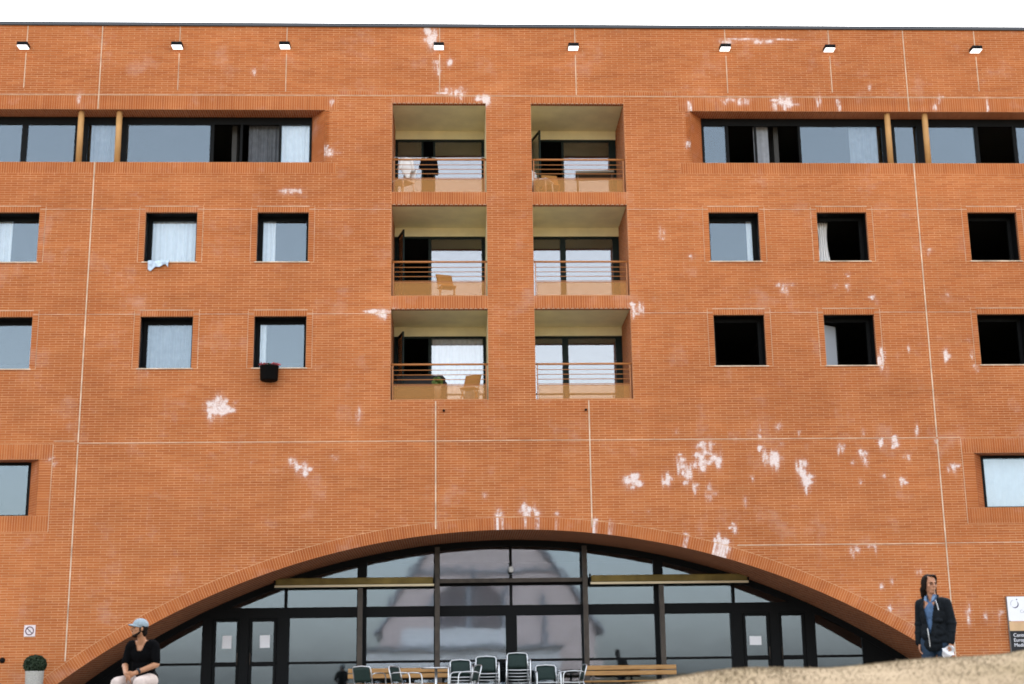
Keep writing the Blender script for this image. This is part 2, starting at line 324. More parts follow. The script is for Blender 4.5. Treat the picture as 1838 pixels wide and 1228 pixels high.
for bx, bz, rx, rz, st in STAINS:                       # break every bloom into flecks and short runs
    n = 3 + int(40 * min(rx, .25))
    _more.append((bx, bz, rx * .8, rz * .8, st * .5))
    for _ in range(n):
        a, d = rs.uniform(0, 6.28), rs.uniform(.1, 1.25) ** .8
        if rs.random() < .45: _more.append((bx + rx * d * math.cos(a), bz + rz * d * math.sin(a) - .04, rx * rs.uniform(.10, .22), rz * rs.uniform(.5, 1.0) + .03, st * rs.uniform(.6, 1.1)))
        else: _more.append((bx + rx * d * math.cos(a), bz + rz * d * math.sin(a), rx * rs.uniform(.2, .45), rz * rs.uniform(.15, .4), st * rs.uniform(.6, 1.15)))
STAINS = _more; GRID = {}
for q in STAINS:
    for gx_ in range(math.floor((q[0] - q[2] * 2.6 - .06) / .5), math.floor((q[0] + q[2] * 2.6 + .06) / .5) + 1):
        for gz_ in range(math.floor((q[1] - q[3] * 2.6 - .06) / .5), math.floor((q[1] + q[3] * 2.6 + .06) / .5) + 1): GRID.setdefault((gx_, gz_), []).append(q)
def stain_at(x, z):
    s = 0.0
    for bx, bz, rx, rz, st in GRID.get((math.floor(x / .5), math.floor(z / .5)), ()):
        dx = (x - bx) / (rx * 1.22 + .015); dz = (z - bz) / (rz * 1.35 + .015)
        if abs(dx) < 1.7 and abs(dz) < 1.7:
            s = max(s, st * math.exp(-(dx * dx + dz * dz) * 1.1))
    return s

brick_v, brick_f, stain_v = [], [], []
def add_brick(xb0, xb1, xt0, xt1, z0, z1, push):
    """one brick: bottom edge xb0..xb1, top edge xt0..xt1, face at y = push"""
    if max(xb1 - xb0, xt1 - xt0) < 0.012 or z1 - z0 < 0.008: return
    n = len(brick_v); yb = 0.03
    if GRID.get((math.floor((xb0 + xb1) / 2 / .5), math.floor(z0 / .5))):      # face in short lengths where lime bloom lies
        k = 6 if xb1 - xb0 > .1 else 2; w = 2 if z1 - z0 < .1 else 6; C = k + 1
        for j in range(w + 1):
            for i in range(C):
                t, u = i / k, j / w; x = (xb0 + (xb1 - xb0) * t) * (1 - u) + (xt0 + (xt1 - xt0) * t) * u; zz = z0 + (z1 - z0) * u
                brick_v.append((x, push, zz)); stain_v.append(stain_at(x, zz))
        for j in range(w):
            for i in range(k): a = n + j * C + i; brick_f.append((a, a + 1, a + C + 1, a + C))
        q = n + (w + 1) * C; c4 = (n, n + k, n + w * C + k, n + w * C)
        for a in c4: brick_v.append((brick_v[a][0], yb, brick_v[a][2])); stain_v.append(0.0)
        for i in range(4): brick_f.append((c4[(i + 1) % 4], c4[i], q + i, q + (i + 1) % 4))
        return
    p = [(xb0, push, z0), (max(xb1, xb0 + 0.001), push, z0), (max(xt1, xt0 + 0.001), push, z1), (xt0, push, z1)]
    brick_v.extend(p); brick_v.extend([(q[0], yb, q[2]) for q in p])
    brick_f.extend([(n, n + 1, n + 2, n + 3), (n + 1, n, n + 4, n + 5), (n + 2, n + 1, n + 5, n + 6), (n + 3, n + 2, n + 6, n + 7), (n, n + 3, n + 7, n + 4)])
    sv = [stain_at(q[0], q[2]) for q in p]; stain_v.extend(sv + sv)
def subtract(iv, cuts):
    for a, b in cuts:
        out = []
        for p, q in iv:
            if b <= p or a >= q: out.append((p, q)); continue
            if a > p: out.append((p, a))
            if b < q: out.append((b, q))
        iv = out
    return iv
course0 = -0.36
core = MB()
z = course0; row = 0
def lay(a, b, region, row):
    """mortar and bricks between heights a and b over the x-intervals of region"""
    mid = (a + b) / 2
    hc = [(h[0], h[1]) for h in holes if h[2] < mid < h[3]]
    r = AR_ + 0.02                                     # mortar bed behind the bricks: the wall proper
    for p, q in subtract(region, hc):
        if mid < AC + r:
            xb, xt = arch_x(a, r), arch_x(b, r)
            if p < 0 and min(q, -xt) > p: core.quad((p, .004, a), (max(p, min(q, -xb)), .004, a), (min(q, -xt), .004, b), (p, .004, b))
            if q > 0 and max(p, xt) < q: core.quad((min(q, max(p, xb)), .004, a), (q, .004, a), (q, .004, b), (max(p, xt), .004, b))
        else: core.quad((p, .004, a), (q, .004, a), (q, .004, b), (p, .004, b))
    bc = hc + [(h[0], h[1]) for h in bands if h[2] < mid < h[3]]
    za, zb = a + 0.006, b - 0.006
    if zb - za < 0.012: return
    re = AR_ + RING + 0.012
    off = 0.15 if row % 2 else 0.0
    for p, q in subtract(region, bc):
        kk = math.floor((p - off) / 0.30)
        while kk * 0.30 + off < q:
            x0 = max(p, kk * 0.30 + off) + 0.005; x1 = min(q, (kk + 1) * 0.30 + off) - 0.005; kk += 1
            if x1 - x0 < 0.012: continue
            x0 += random.uniform(-.0015, .0015); x1 += random.uniform(-.0015, .0015)
            push = random.uniform(-0.0012, 0.0014)
            j0, j1 = random.uniform(-.001, .001), random.uniform(-.001, .001)
            if za < AC + re and abs((x0 + x1) / 2) < 12.6:
                eb, et = arch_x(za, re), arch_x(zb, re)
                if (x0 + x1) / 2 < 0:
                    if x0 > -et: continue
                    add_brick(min(x0, -eb), min(x1, -eb), min(x0, -et), min(x1, -et), za + j0, zb + j1, push)
                else:
                    if x1 < et: continue
                    add_brick(max(x0, eb), max(x1, eb), max(x0, et), max(x1, et), za + j0, zb + j1, push)
            else: add_brick(x0, x1, x0, x1, za + j0, zb + j1, push)
while z < TOP - 0.001:
    z1 = min(z + 0.06, TOP)
    part = [h for h in holes + bands if any(z + .004 < h[i] < z1 - .004 for i in (2, 3))]
    px = [(h[0], h[1]) for h in part]
    whole = subtract([(-HALF, HALF)], px)
    lay(z, z1, whole, row)
    cut_reg = subtract([(-HALF, HALF)], whole)
    if cut_reg:
        brk = sorted({round(h[i], 4) for h in part for i in (2, 3) if z + .004 < h[i] < z1 - .004})
        for a, b in zip([z] + brk, brk + [z1]): lay(a, b, cut_reg, row)
    z = z1; row += 1
for x0, x1, z0, z1, up in bands:
    if up:
        n = max(1, round((x1 - x0) / 0.06)); w = (x1 - x0) / n
        for i in range(n):
            add_brick(x0 + i * w + .005, x0 + (i + 1) * w - .005, x0 + i * w + .005, x0 + (i + 1) * w - .005, z0 + .004, z1 - .005, random.uniform(-.002, .002))
    else:
        n = max(1, round((z1 - z0) / 0.06)); w = (z1 - z0) / n
        for i in range(n): add_brick(x0 + .005, x1 - .005, x0 + .005, x1 - .005, z0 + i * w + .005, z0 + (i + 1) * w - .005, random.uniform(-.002, .002))
fine = MB(); mst = []
for f in core.f:                                         # mortar bed in short lengths so that the bloom shows on it too
    p0, p1, p2, p3 = (core.v[i] for i in f)
    n = max(1, math.ceil((max(p1[0], p2[0]) - min(p0[0], p3[0])) / .15)); k = len(fine.v)
    for i in range(n + 1):
        t = i / n; a_ = (p0[0] + (p1[0] - p0[0]) * t, p0[1], p0[2]); b_ = (p3[0] + (p2[0] - p3[0]) * t, p3[1], p3[2])
        fine.v += [a_, b_]; mst += [stain_at(a_[0], a_[2]), stain_at(b_[0], b_[2])]
    fine.f += [(k + 2 * i, k + 2 * i + 2, k + 2 * i + 3, k + 2 * i + 1) for i in range(n)]
wl = fine.build('wall', 'mortar', B); at_ = wl.data.attributes.new('stain', 'FLOAT', 'POINT'); at_.data.foreach_set('value', mst)
me = bpy.data.meshes.new('brick_courses'); me.from_pydata(brick_v, [], brick_f); me.materials.append(M['brick'])
a = me.attributes.new('stain', 'FLOAT', 'POINT'); a.data.foreach_set('value', stain_v); me.update()
bc = link(bpy.data.objects.new('brick_courses', me), B); bc['kind'] = 'stuff'

# the arch: a vaulted brick soffit and a ring of upright bricks, each its own piece
half_ang = math.asin(arch_x(-0.3, AR_) / AR_)
arch = MB()
N = 96; HALL_Y = 2.42
for i in range(N):
    t0 = -half_ang + 2 * half_ang * i / N; t1 = -half_ang + 2 * half_ang * (i + 1) / N
    p = [(AR_ * math.sin(t), AC + AR_ * math.cos(t)) for t in (t0, t1)]
    arch.quad((p[0][0], .012, p[0][1]), (p[0][0], HALL_Y + .3, p[0][1]), (p[1][0], HALL_Y + .3, p[1][1]), (p[1][0], .012, p[1][1]))
arch_o = arch.build('arch', 'soffit', B, True)
def wedge(da, r0, r1):
    m = MB(); h = da / 2
    q = [(r0 * math.sin(-h), r0 * math.cos(h)), (r0 * math.sin(h), r0 * math.cos(h)), (r1 * math.sin(h), r1 * math.cos(h)), (r1 * math.sin(-h), r1 * math.cos(h))]
    m.v = [(x, -.003, zz - AR_) for x, zz in q] + [(x, .10, zz - AR_) for x, zz in q]
    m.f = [(0, 1, 2, 3), (4, 7, 6, 5), (0, 4, 5, 1), (1, 5, 6, 2), (2, 6, 7, 3), (3, 7, 4, 0)]
    return m
NV = round(2 * half_ang * AR_ / 0.0605); step = 2 * half_ang / NV
vm = wedge(step - 0.009 / AR_, AR_, AR_ + RING).mesh('brick', 'arch_brick')
first = (NV - 300) // 2
rest = MB(); rest_st = []
for i in range(NV):
    t = -half_ang + (i + 0.5) * step
    pos = Vector((AR_ * math.sin(t), 0, AC + AR_ * math.cos(t)))
    if first <= i < first + 300:
        o = link(bpy.data.objects.new('brick', vm), arch_o)
        o.location = pos + Vector((0, random.uniform(-.002, .002), 0)); o.rotation_euler = (0, t, 0)
        c = pos + Vector((math.sin(t), 0, math.cos(t))) * 0.2
        o['stain'] = float(max(stain_at(c.x, c.z), 0.5 * stain_at(c.x, c.z + 0.12)))
    else:
        R_ = Matrix.Rotation(t, 4, 'Y'); n = len(rest.v); w = wedge(step - 0.009 / AR_, AR_, AR_ + RING)
        rest.v += [tuple(R_ @ Vector(v) + pos) for v in w.v]; rest.f += [tuple(n + j for j in f) for f in w.f]
r_o = rest.build('arch_end_bricks', 'brick', arch_o); r_o['kind'] = 'stuff'
# mortar bed of the ring
ring = MB()
for i in range(N):
    t0 = -half_ang + 2 * half_ang * i / N; t1 = -half_ang + 2 * half_ang * (i + 1) / N
    q = [((AR_ + dr) * math.sin(t), AC + (AR_ + dr) * math.cos(t)) for t in (t0, t1) for dr in (0.002, RING + .05)]
    ring.quad((q[0][0], .002, q[0][1]), (q[2][0], .002, q[2][1]), (q[3][0], .002, q[3][1]), (q[1][0], .002, q[1][1]))
ring.build('mortar_bed', 'mortar', arch_o)

# body behind the brick skin: side, back and roof, floors
body = MB()
body.box(-HALF, -HALF + .25, .02, 12, -.4, TOP - .06); body.box(HALF - .25, HALF, .02, 12, -.4, TOP - .06); body.box(-HALF + .25, HALF - .25, 11.75, 12, -.4, TOP - .06)
body.build('outer_wall', 'reveal', B)
slab = MB()
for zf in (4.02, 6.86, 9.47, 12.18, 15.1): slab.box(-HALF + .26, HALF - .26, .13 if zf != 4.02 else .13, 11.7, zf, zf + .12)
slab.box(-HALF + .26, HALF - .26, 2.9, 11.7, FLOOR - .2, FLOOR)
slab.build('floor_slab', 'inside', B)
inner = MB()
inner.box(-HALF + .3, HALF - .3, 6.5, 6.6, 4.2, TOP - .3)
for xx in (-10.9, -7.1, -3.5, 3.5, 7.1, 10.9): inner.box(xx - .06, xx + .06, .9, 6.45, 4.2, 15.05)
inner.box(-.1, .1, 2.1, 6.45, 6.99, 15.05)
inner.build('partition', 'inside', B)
roof = MB().box(-HALF, HALF, .03, 12, TOP - .05, TOP); roof.build('roof', 'concrete', B)
MB().box(-HALF - .03, HALF + .03, -.05, .3, TOP + .002, TOP + .10, .01).build('roof_edge', 'cap', B)

# sealant lines in the facade
def strip(x0, z0, x1, z1, w):
    h = w / 2
    if abs(z1 - z0) > abs(x1 - x0): box('joint_strip', 'joint', B, x0 - h, x0 + h, -.006, .012, z0, z1)
    else: box('joint_strip', 'joint', B, x0, x1, -.0055, .0125, z0 - h, z0 + h)
for s in (-1, 1):
    x = s * 10.42
    strip(x, 14.63, x, TOP - .01, .022); strip(x, 6.06, x, 13.19, .027); strip(x, .95 if s < 0 else .2, x, 6.02, .027)
    strip(s * 1.87, 3.92, s * 1.87, 7.03, .028)
    for x, zt in ((12.32, 15.2), (8.44, 15.15), (5.70, 15.12), (1.76, 15.05)):
        strip(s * x, zt, s * x, 16.17, .018); strip(s * x, 16.42, s * x, TOP - .01, .018)
strip(-HALF, 15.02, HALF, 15.02, .012)
for zz in (11.945, 9.235):
    xs = [-HALF] + [v for pr in sorted([(-b - .01, -a + .01) for a, b in SQ_X] + [(-2.98, 2.98)] + [(a - .01, b + .01) for a, b in SQ_X]) for v in pr] + [HALF]
    for i in range(0, len(xs), 2):
        for p, q in subtract([(xs[i], xs[i + 1])], [(-10.45, -10.39), (10.39, 10.45)]): strip(p, zz, q, zz, .010)
strip(-10.39, 6.045, 10.39, 6.045, .013); strip(5.35, 3.465, 10.39, 3.465, .015); strip(10.45, 3.475, HALF, 3.475, .014)
strip(10.45, 6.045, 11.0, 6.045, .01); strip(-11.0, 6.1, -10.5, 6.1, .01)
# corner line round the big low windows and the window heads
for s in (-1, 1):
    for a, b in SQ_X:
        for z0, z1 in SQ_Z:
            x0, x1 = min(s * a, s * b), max(s * a, s * b)
            strip(x0 - .02, z1 + .155, x1 + .02, z1 + .155, .012)
            box('sill', 'joint', B, x0 - .04, x1 + .04, -.03, .095, z0 - .022, z0 + .006, .004)
            strip(x0 - .15, z0, x0 - .15, z1 + .14, .005); strip(x1 + .15, z0, x1 + .15, z1 + .14, .005)
    strip(s * 11.0, 3.94, s * 11.0, 6.02, .007)

# ---- jambs of the openings
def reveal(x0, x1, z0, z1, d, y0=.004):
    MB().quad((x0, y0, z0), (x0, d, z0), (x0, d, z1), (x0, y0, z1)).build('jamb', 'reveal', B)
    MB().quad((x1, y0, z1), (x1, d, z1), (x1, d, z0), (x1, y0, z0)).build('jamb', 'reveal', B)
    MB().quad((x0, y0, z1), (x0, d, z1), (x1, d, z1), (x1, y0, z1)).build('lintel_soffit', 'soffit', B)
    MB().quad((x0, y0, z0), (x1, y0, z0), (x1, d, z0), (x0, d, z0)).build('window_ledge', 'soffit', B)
def frame_rect(m, x0, x1, z0, z1, y0, y1, w):
    m.box(x0, x0 + w, y0, y1, z0, z1); m.box(x1 - w, x1, y0, y1, z0, z1)
    m.box(x0 + w, x1 - w, y0, y1, z1 - w, z1); m.box(x0 + w, x1 - w, y0, y1, z0, z0 + w)
def square_window(x0, x1, z0, z1, state):
    reveal(x0, x1, z0, z1, .10)
    m = MB()
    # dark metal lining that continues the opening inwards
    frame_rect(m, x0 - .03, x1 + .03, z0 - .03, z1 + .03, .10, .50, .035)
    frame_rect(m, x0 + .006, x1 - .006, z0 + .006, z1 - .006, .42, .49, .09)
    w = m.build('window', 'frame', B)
    a0, a1, b0, b1 = x0 + .098, x1 - .098, z0 + .098, z1 - .098
    if state == 'closed': pane(w, a0, a1, .455, b0, b1)
    else:
        # sash swung into the room on its left hinge
        ang = {'open': 83, 'half': 38}[state]
        mm = MB(); frame_rect(mm, 0, a1 - a0, b0, b1, -.02, .02, .05)
        s = mm.build('sash', 'frame', w); s.location = (a0, .47, 0); s.rotation_euler = (0, 0, rad(ang))
        pane(s, .055, a1 - a0 - .055, 0, b0 + .055, b1 - .055)
    return w
STATE = {}
for s in (-1, 1):
    for ci, (a, b) in enumerate(SQ_X):
        for ri, (z0, z1) in enumerate(SQ_Z):
            st = 'closed'
            if s > 0 and (ci, ri) in ((1, 0), (2, 0), (0, 1), (2, 1)): st = 'open'
            if s > 0 and (ci, ri) == (1, 1): st = 'half'
            STATE[s, ci, ri] = square_window(min(s * a, s * b), max(s * a, s * b), z0, z1, st if st != 'half' else 'open')
# pale inner leaf standing ajar in the last window but one
w = STATE[1, 1, 1]
m = MB(); frame_rect(m, 0, .56, 7.95, 9.10, -.02, .02, .045); lf = m.build('sash', 'frame', w); lf.location = (7.875, .53, 0); lf.rotation_euler = (0, 0, rad(33))
MB().box(.045, .515, -.006, .006, 7.995, 9.055).build('pane', principled('milky_pane', (.42, .45, .50), .3), lf)

# ---- ribbon windows
def ribbon(s, segs, cols):
    z0, z1 = RIB_Z; d = .52
    m = MB(); xo, xi = s * RIB_IN, s * (RIB_IN + .37); xe = s * RIB_OUT
    # splayed end jamb built of courses of brick
    n = round((z1 - z0) / .06); hh = (z1 - z0) / n
    jb = MB()
    for i in range(n):
        a, b = z0 + i * hh + .004, z0 + (i + 1) * hh - .004; e = random.uniform(-.002, .002)
        jb.hexa([(xo, .004, a), (xi, d, a), (xi - s * .12, d, a), (xo - s * .12, .004, a), (xo, .004, b), (xi, d, b), (xi - s * .12, d, b), (xo - s * .12, .004, b)])
    j = jb.build('jamb', 'brick', B); j['kind'] = 'stuff'
    MB().quad((xo - s * .004, .008, z0), (xi - s * .004, d, z0), (xi - s * .004, d, z1), (xo - s * .004, .008, z1)).build('mortar_bed', 'mortar', j)
    lo, hi = min(xo, xe), max(xo, xe)
    MB().box(lo - .1, hi + .1, .034, .62, z1, z1 + .08).build('lintel_soffit', 'soffit', B)
    MB().box(lo - .1, hi + .1, .034, .62, z0 - .1, z0).build('window_ledge', 'soffit', B)
    lo, hi = min(xi, xe), max(xi, xe)
    fr = MB(); y0, y1 = .50, .58
    fr.box(lo, hi, y0, y1, z1 - .20, z1 - .001); fr.box(lo, hi, y0, y1, z0 + .001, z0 + .035)
    edges = sorted({e for sg in segs for e in sg[:2]})
    for a, b in zip(segs, segs[1:]): fr.box(a[1], b[0], y0, y1, z0 + .03, z1 - .2)
    fr.box(lo, segs[0][0], y0, y1, z0 + .03, z1 - .2); fr.box(segs[-1][1], hi, y0, y1, z0 + .03, z1 - .2)
    w = fr.build('ribbon_window', 'frame', B)
    for a, b, kind in segs:
        if kind == 'g': pane(w, a, b, .54, z0 + .035, z1 - .2)
    for x in cols: 
        c = MB().tube([(x, .16, z0 + .001), (x, .16, z1 - .001)], .075, 16).build('column', 'ochre', B, True)
    return w
ribbon(-1, [(-15.8, -14.2, 'g'), (-14.1, -12.44, 'g'), (-12.30, -11.10, 'g'), (-10.77, -10.05, 'g'), (-9.78, -7.66, 'g'), (-7.56, -6.89, 'o'), (-6.83, -5.90, 'o'), (-5.84, -5.12, 'g')], (-9.91, -10.87))
ribbon(1, [(5.12, 5.68, 'g'), (5.76, 6.45, 'o'), (6.50, 7.60, 'o'), (7.66, 9.81, 'g'), (10.16, 10.74, 'g'), (11.02, 12.28, 'g'), (12.38, 13.3, 'o'), (13.40, 14.6, 'g'), (14.7, 15.8, 'g')], (9.88, 10.87))

# ---- wide low windows at the edges of the picture
def low_window(s):
    z0, z1 = LOW_Z; d = .42
    xo, xi, xe = s * LOW_IN, s * (LOW_IN + .30), s * LOW_OUT
    n = round((z1 - z0) / .06); hh = (z1 - z0) / n; jb = MB()
    for i in range(n):
        a, b = z0 + i * hh + .004, z0 + (i + 1) * hh - .004
        jb.hexa([(xo, .004, a), (xi, d, a), (xi - s * .12, d, a), (xo - s * .12, .004, a), (xo, .004, b), (xi, d, b), (xi - s * .12, d, b), (xo - s * .12, .004, b)])
    j = jb.build('jamb', 'brick', B); j['kind'] = 'stuff'
    MB().quad((xo - s * .004, .008, z0), (xi - s * .004, d, z0), (xi - s * .004, d, z1), (xo - s * .004, .008, z1)).build('mortar_bed', 'mortar', j)
    lo, hi = min(xo, xe), max(xo, xe)
    MB().box(lo - .1, hi + .1, .034, .52, z1, z1 + .08).build('lintel_soffit', 'soffit', B)
    MB().box(lo - .1, hi + .1, .034, .52, z0 - .1, z0).build('window_ledge', 'soffit', B)
    lo, hi = min(xi, xe), max(xi, xe); fr = MB(); frame_rect(fr, lo, hi, z0 + .001, z1 - .001, .42, .5, .07)
    xm = s * (LOW_IN + 2.0); fr.box(xm - .04, xm + .04, .42, .5, z0 + .07, z1 - .07)
    w = fr.build('window', 'frame', B)
    for a, b in ((lo + .07, xm - .04), (xm + .04, hi - .07)): pane(w, a, b, .46, z0 + .07, z1 - .07)
low_window(-1); low_window(1)

# ---- balconies cut into the facade
DOOR_Y = 1.90
def loggia(side, row, panes_):
    x0, x1 = LOG_X[side]; z0, z1 = LOG_Z[row]
    name = 'balcony'
    bx = MB()
    bx.box(x0, x1, .035, DOOR_Y + .1, z1, z1 + .05)                 # ceiling
    g = bx.build('balcony', 'cream', B)
    box('bulkhead', 'cream', g, x0, x1, DOOR_Y - .02, DOOR_Y + .1, z1 - .24, z1 - .001)
    box('lintel_edge', 'soffit', g, x0, x1, .003, .14, z1 - .012, z1 + .01)
    # side walls: brick on the outer side, cream on the pier side
    for xx, sgn in ((x0, -1), (x1, 1)):
        outer = (side == 0 and sgn < 0) or (side == 1 and sgn > 0)
        a, b = (xx - .06, xx) if sgn < 0 else (xx, xx + .06)
        box('side_wall', 'reveal' if outer else 'cream', g, a, b, .034 if outer else .15, DOOR_Y + .1, z0 - .05, z1)
        if not outer: box('side_wall', 'reveal', g, a, b, .034, .15, z0 - .05, z1)
    box('balcony_floor', 'concrete', g, x0, x1, .035, DOOR_Y + .1, z0 - .09, z0 - .012)
    # glazed doors
    zt = z1 - .245
    dr = MB(); frame_rect(dr, x0, x1, z0 - .01, zt, DOOR_Y, DOOR_Y + .08, .055)
    for a, b in zip(panes_, panes_[1:]): dr.box(a[1], b[0], DOOR_Y, DOOR_Y + .08, z0 + .05, zt - .05)
    dr.box(x0 + .05, panes_[0][0], DOOR_Y, DOOR_Y + .08, z0 + .05, zt - .05); dr.box(panes_[-1][1], x1 - .05, DOOR_Y, DOOR_Y + .08, z0 + .05, zt - .05)
    d = dr.build('balcony_door', 'green_frame', g)
    for a, b, kind in panes_:
        if kind == 'g': pane(d, a, b, DOOR_Y + .04, z0 + .045, zt - .055, 'door_glass', .1)
        elif kind == 'leaf':                                         # leaf standing open towards the balcony
            m_ = MB(); frame_rect(m_, 0, b - a, z0 + .02, zt - .06, -.02, .02, .06); s_ = m_.build('door_leaf', 'green_frame', d)
            s_.location = (a, DOOR_Y - .02, 0); s_.rotation_euler = (0, 0, rad(-76)); pane(s_, .06, b - a - .06, 0, z0 + .08, zt - .12, 'door_glass', .05)
    # railing
    rl = MB().tube([(x0 - .02, .09, z0 + .90), (x1 + .02, .09, z0 + .90)], .026, 10).build('railing', 'rail', g, True)
    for kz in (.76, .64, .52, .40): MB().tube([(x0 + .04, .09, z0 + kz), (x1 - .04, .09, z0 + kz)], .009, 8).build('rail_bar', 'rail', rl, True)
    for xx in (x0 + .05, x1 - .05): box('rail_post', 'rail', rl, xx - .012, xx + .012, .075, .105, z0 + .0, z0 + .88)
    box('panel', 'panel', rl, x0 + .07, x1 - .07, .086, .094, z0 + .03, z0 + .36)
    box('rail_bar', 'rail', rl, x0 + .07, x1 - .07, .08, .1, z0 + .36, z0 + .376); box('rail_bar', 'rail', rl, x0 + .07, x1 - .07, .08, .1, z0 + .015, z0 + .03)
    return g
loggia(0, 0, [(-2.90, -2.27, 'g'), (-2.22, -1.95, 'o'), (-1.90, -.66, 'g')])
loggia(1, 0, [(.66, 1.50, 'leaf'), (1.56, 2.78, 'g')])
loggia(0, 1, [(-2.90, -2.08, 'leaf'), (-2.00, -.68, 'g')])
loggia(1, 1, [(.66, 1.40, 'g'), (1.55, 2.80, 'g')])
loggia(0, 2, [(-2.90, -2.08, 'leaf'), (-2.00, -.66, 'g')])
loggia(1, 2, [(.66, 1.40, 'g'), (1.56, 2.80, 'g')])
for x in (-1.67, 1.79): MB().tube([(x, .02, 6.79), (x, -.07, 6.78)], [.03, .03], 10).build('drain_spout', 'frame', B)

# ---- glazing under the arch
G = MB(); gy0, gy1 = HALL_Y, HALL_Y + .12
RI = AR_ - .16
for i in range(N):                                                   # curved head
    t0 = -half_ang + 2 * half_ang * i / N; t1 = -half_ang + 2 * half_ang * (i + 1) / N
    q = []
    for yy in (gy0, gy1):
        for t in (t0, t1):
            for r in (RI, AR_ + .02): q.append((r * math.sin(t), yy, AC + r * math.cos(t)))
    G.hexa([q[0], q[2], q[6], q[4], q[1], q[3], q[7], q[5]])
G_o = G.build('arched_glazing', 'frame', B)
def arc_z(x, r=RI): return AC + math.sqrt(r * r - x * x)
def vbar(x0, x1, z0, z1, y0=gy0 - .01, y1=gy1 - .01, mat='frame', name='mullion'): return box(name, mat, G_o, x0, x1, y0, y1, z0, z1)
BAR = (.86, .92); TR = (1.99, 2.25); BEAM = (2.74, 2.92)
for s in (-1, 1):
    def V(a, b, z0, z1, **kw): vbar(min(s * a, s * b), max(s * a, s * b), z0, z1, **kw)
    V(1.80, 1.95, FLOOR, arc_z(1.87) + .05); V(3.64, 3.88, FLOOR, arc_z(3.76) + .05)
    V(5.56, 5.86, FLOOR, TR[0]); V(5.63, 5.70, TR[1], BEAM[0]); V(6.56, 6.79, FLOOR, TR[0]); V(7.46, 7.72, FLOOR, arc_z(7.6) + .02)
    # outer posts of brown steel that carry the awnings
    V(1.80, 1.92, FLOOR, arc_z(1.87) + .06, y0=gy0 - .36, y1=gy0 - .24, mat='post', name='post')
    V(3.72, 3.84, FLOOR, 2.70, y0=gy0 - .36, y1=gy0 - .24, mat='post', name='post')
vbar(-.14, .14, FLOOR, TR[0]); vbar(-.035, .035, TR[1], BEAM[0]); vbar(-.035, .035, BEAM[1], arc_z(0) + .05)
for z0, z1, r, n in ((*TR, RI, 'transom'), (*BEAM, RI, 'transom')):
    e = math.sqrt(AR_ ** 2 - (z0 - AC) ** 2)
    if z0 < 2.1: vbar(-e + .02, e - .02, z0, z1, y0=gy0 - .02, y1=gy1, name=n)
    else: vbar(-e + .02, e - .02, z0, z1, y0=gy0 - .022, y1=gy1 + .002, name=n)
vbar(-8.95, 8.95, *BAR, y0=gy0 + .012, y1=gy1 - .03, name='transom')
# thin cover rail standing off the middle beam
vbar(-1.82, 1.82, 2.80, 2.90, y0=gy0 - .30, y1=gy0 - .24, mat='post', name='cover_rail')
def arc_pane(x0, x1, z0, ztop=None):
    """pane whose upper edge follows the arch, or stops at ztop"""
    n = 10; xs = [x0 + (x1 - x0) * i / n for i in range(n + 1)]
    pts = [(x, max(z0, min(arc_z(x), ztop if ztop else 99))) for x in xs]
    if max(p[1] for p in pts) - z0 < .05: return
    m = MB(); cy = gy0 + .06
    a = [(x0, z0)] + [p for p in pts if p[1] > z0 + .001] + [(x1, z0)]
    b = [a[0]]
    for p in a[1:]:
        if abs(p[0] - b[-1][0]) + abs(p[1] - b[-1][1]) > .002: b.append(p)
    n_ = len(b); cx = (x0 + x1) / 2
    m.v = [(x - cx, -.005, zz) for x, zz in b] + [(x - cx, .005, zz) for x, zz in b]
    m.f = [tuple(range(n_)), tuple(range(2 * n_ - 1, n_ - 1, -1))] + [(i, (i + 1) % n_, n_ + (i + 1) % n_, n_ + i) for i in range(n_)]
    o = m.build('pane', 'hall_glass', G_o); o.location = (cx, cy, 0); o.rotation_euler = (0, 0, rad(random.uniform(-.12, .12)))
for s in (-1, 1):
    def A(a, b, z0, zt=None): arc_pane(min(s * a, s * b), max(s * a, s * b), z0, zt)
    for a, b in ((.14, 1.80), (1.95, 3.64), (3.88, 5.56)): A(a, b, FLOOR + .02, BAR[0]); A(a, b, BAR[1], TR[0])
    for a, b in ((7.72, 8.9),): A(a, b, FLOOR + .02, BAR[0]); A(a, b, BAR[1], TR[0])
    for a, b in ((.035, 1.80), (1.95, 3.64), (3.88, 5.63), (5.70, 8.0)): A(a, b, TR[1], BEAM[0])
    for a, b in ((.035, 1.80), (1.95, 3.64), (3.88, 5.6)): A(a, b, BEAM[1])
    # pair of glazed doors
    for a, b in ((5.88, 6.55), (6.80, 7.45)):
        x0, x1 = min(s * a, s * b), max(s * a, s * b)
        m = MB(); frame_rect(m, x0, x1, FLOOR + .01, TR[0] - .01, gy0 + .02, gy0 + .08, .07); m.box(x0 + .07, x1 - .07, gy0 + .02, gy0 + .08, .82, .93)
        d = m.build('door', 'frame', G_o)
        pane(d, x0 + .07, x1 - .07, gy0 + .05, .93, TR[0] - .08, 'hall_glass', .3); pane(d, x0 + .07, x1 - .07, gy0 + .05, FLOOR + .08, .82, 'hall_glass', .3)
        hx = x1 - .035 if a < 6.7 and s > 0 or a > 6.7 and s < 0 else x0 + .035
        MB().tube([(hx, gy0 - .03, .85), (hx, gy0 - .03, 1.15)], .012, 8).build('handle', 'post', d, True)
    # hall wall beside the glazing
    xa, xb = s * 8.9, s * 12.2
    vbar(min(xa, xb), max(xa, xb), FLOOR, arc_z(8.9) + .05, y0=gy0 + .03, y1=gy1 + .05, name='end_panel')
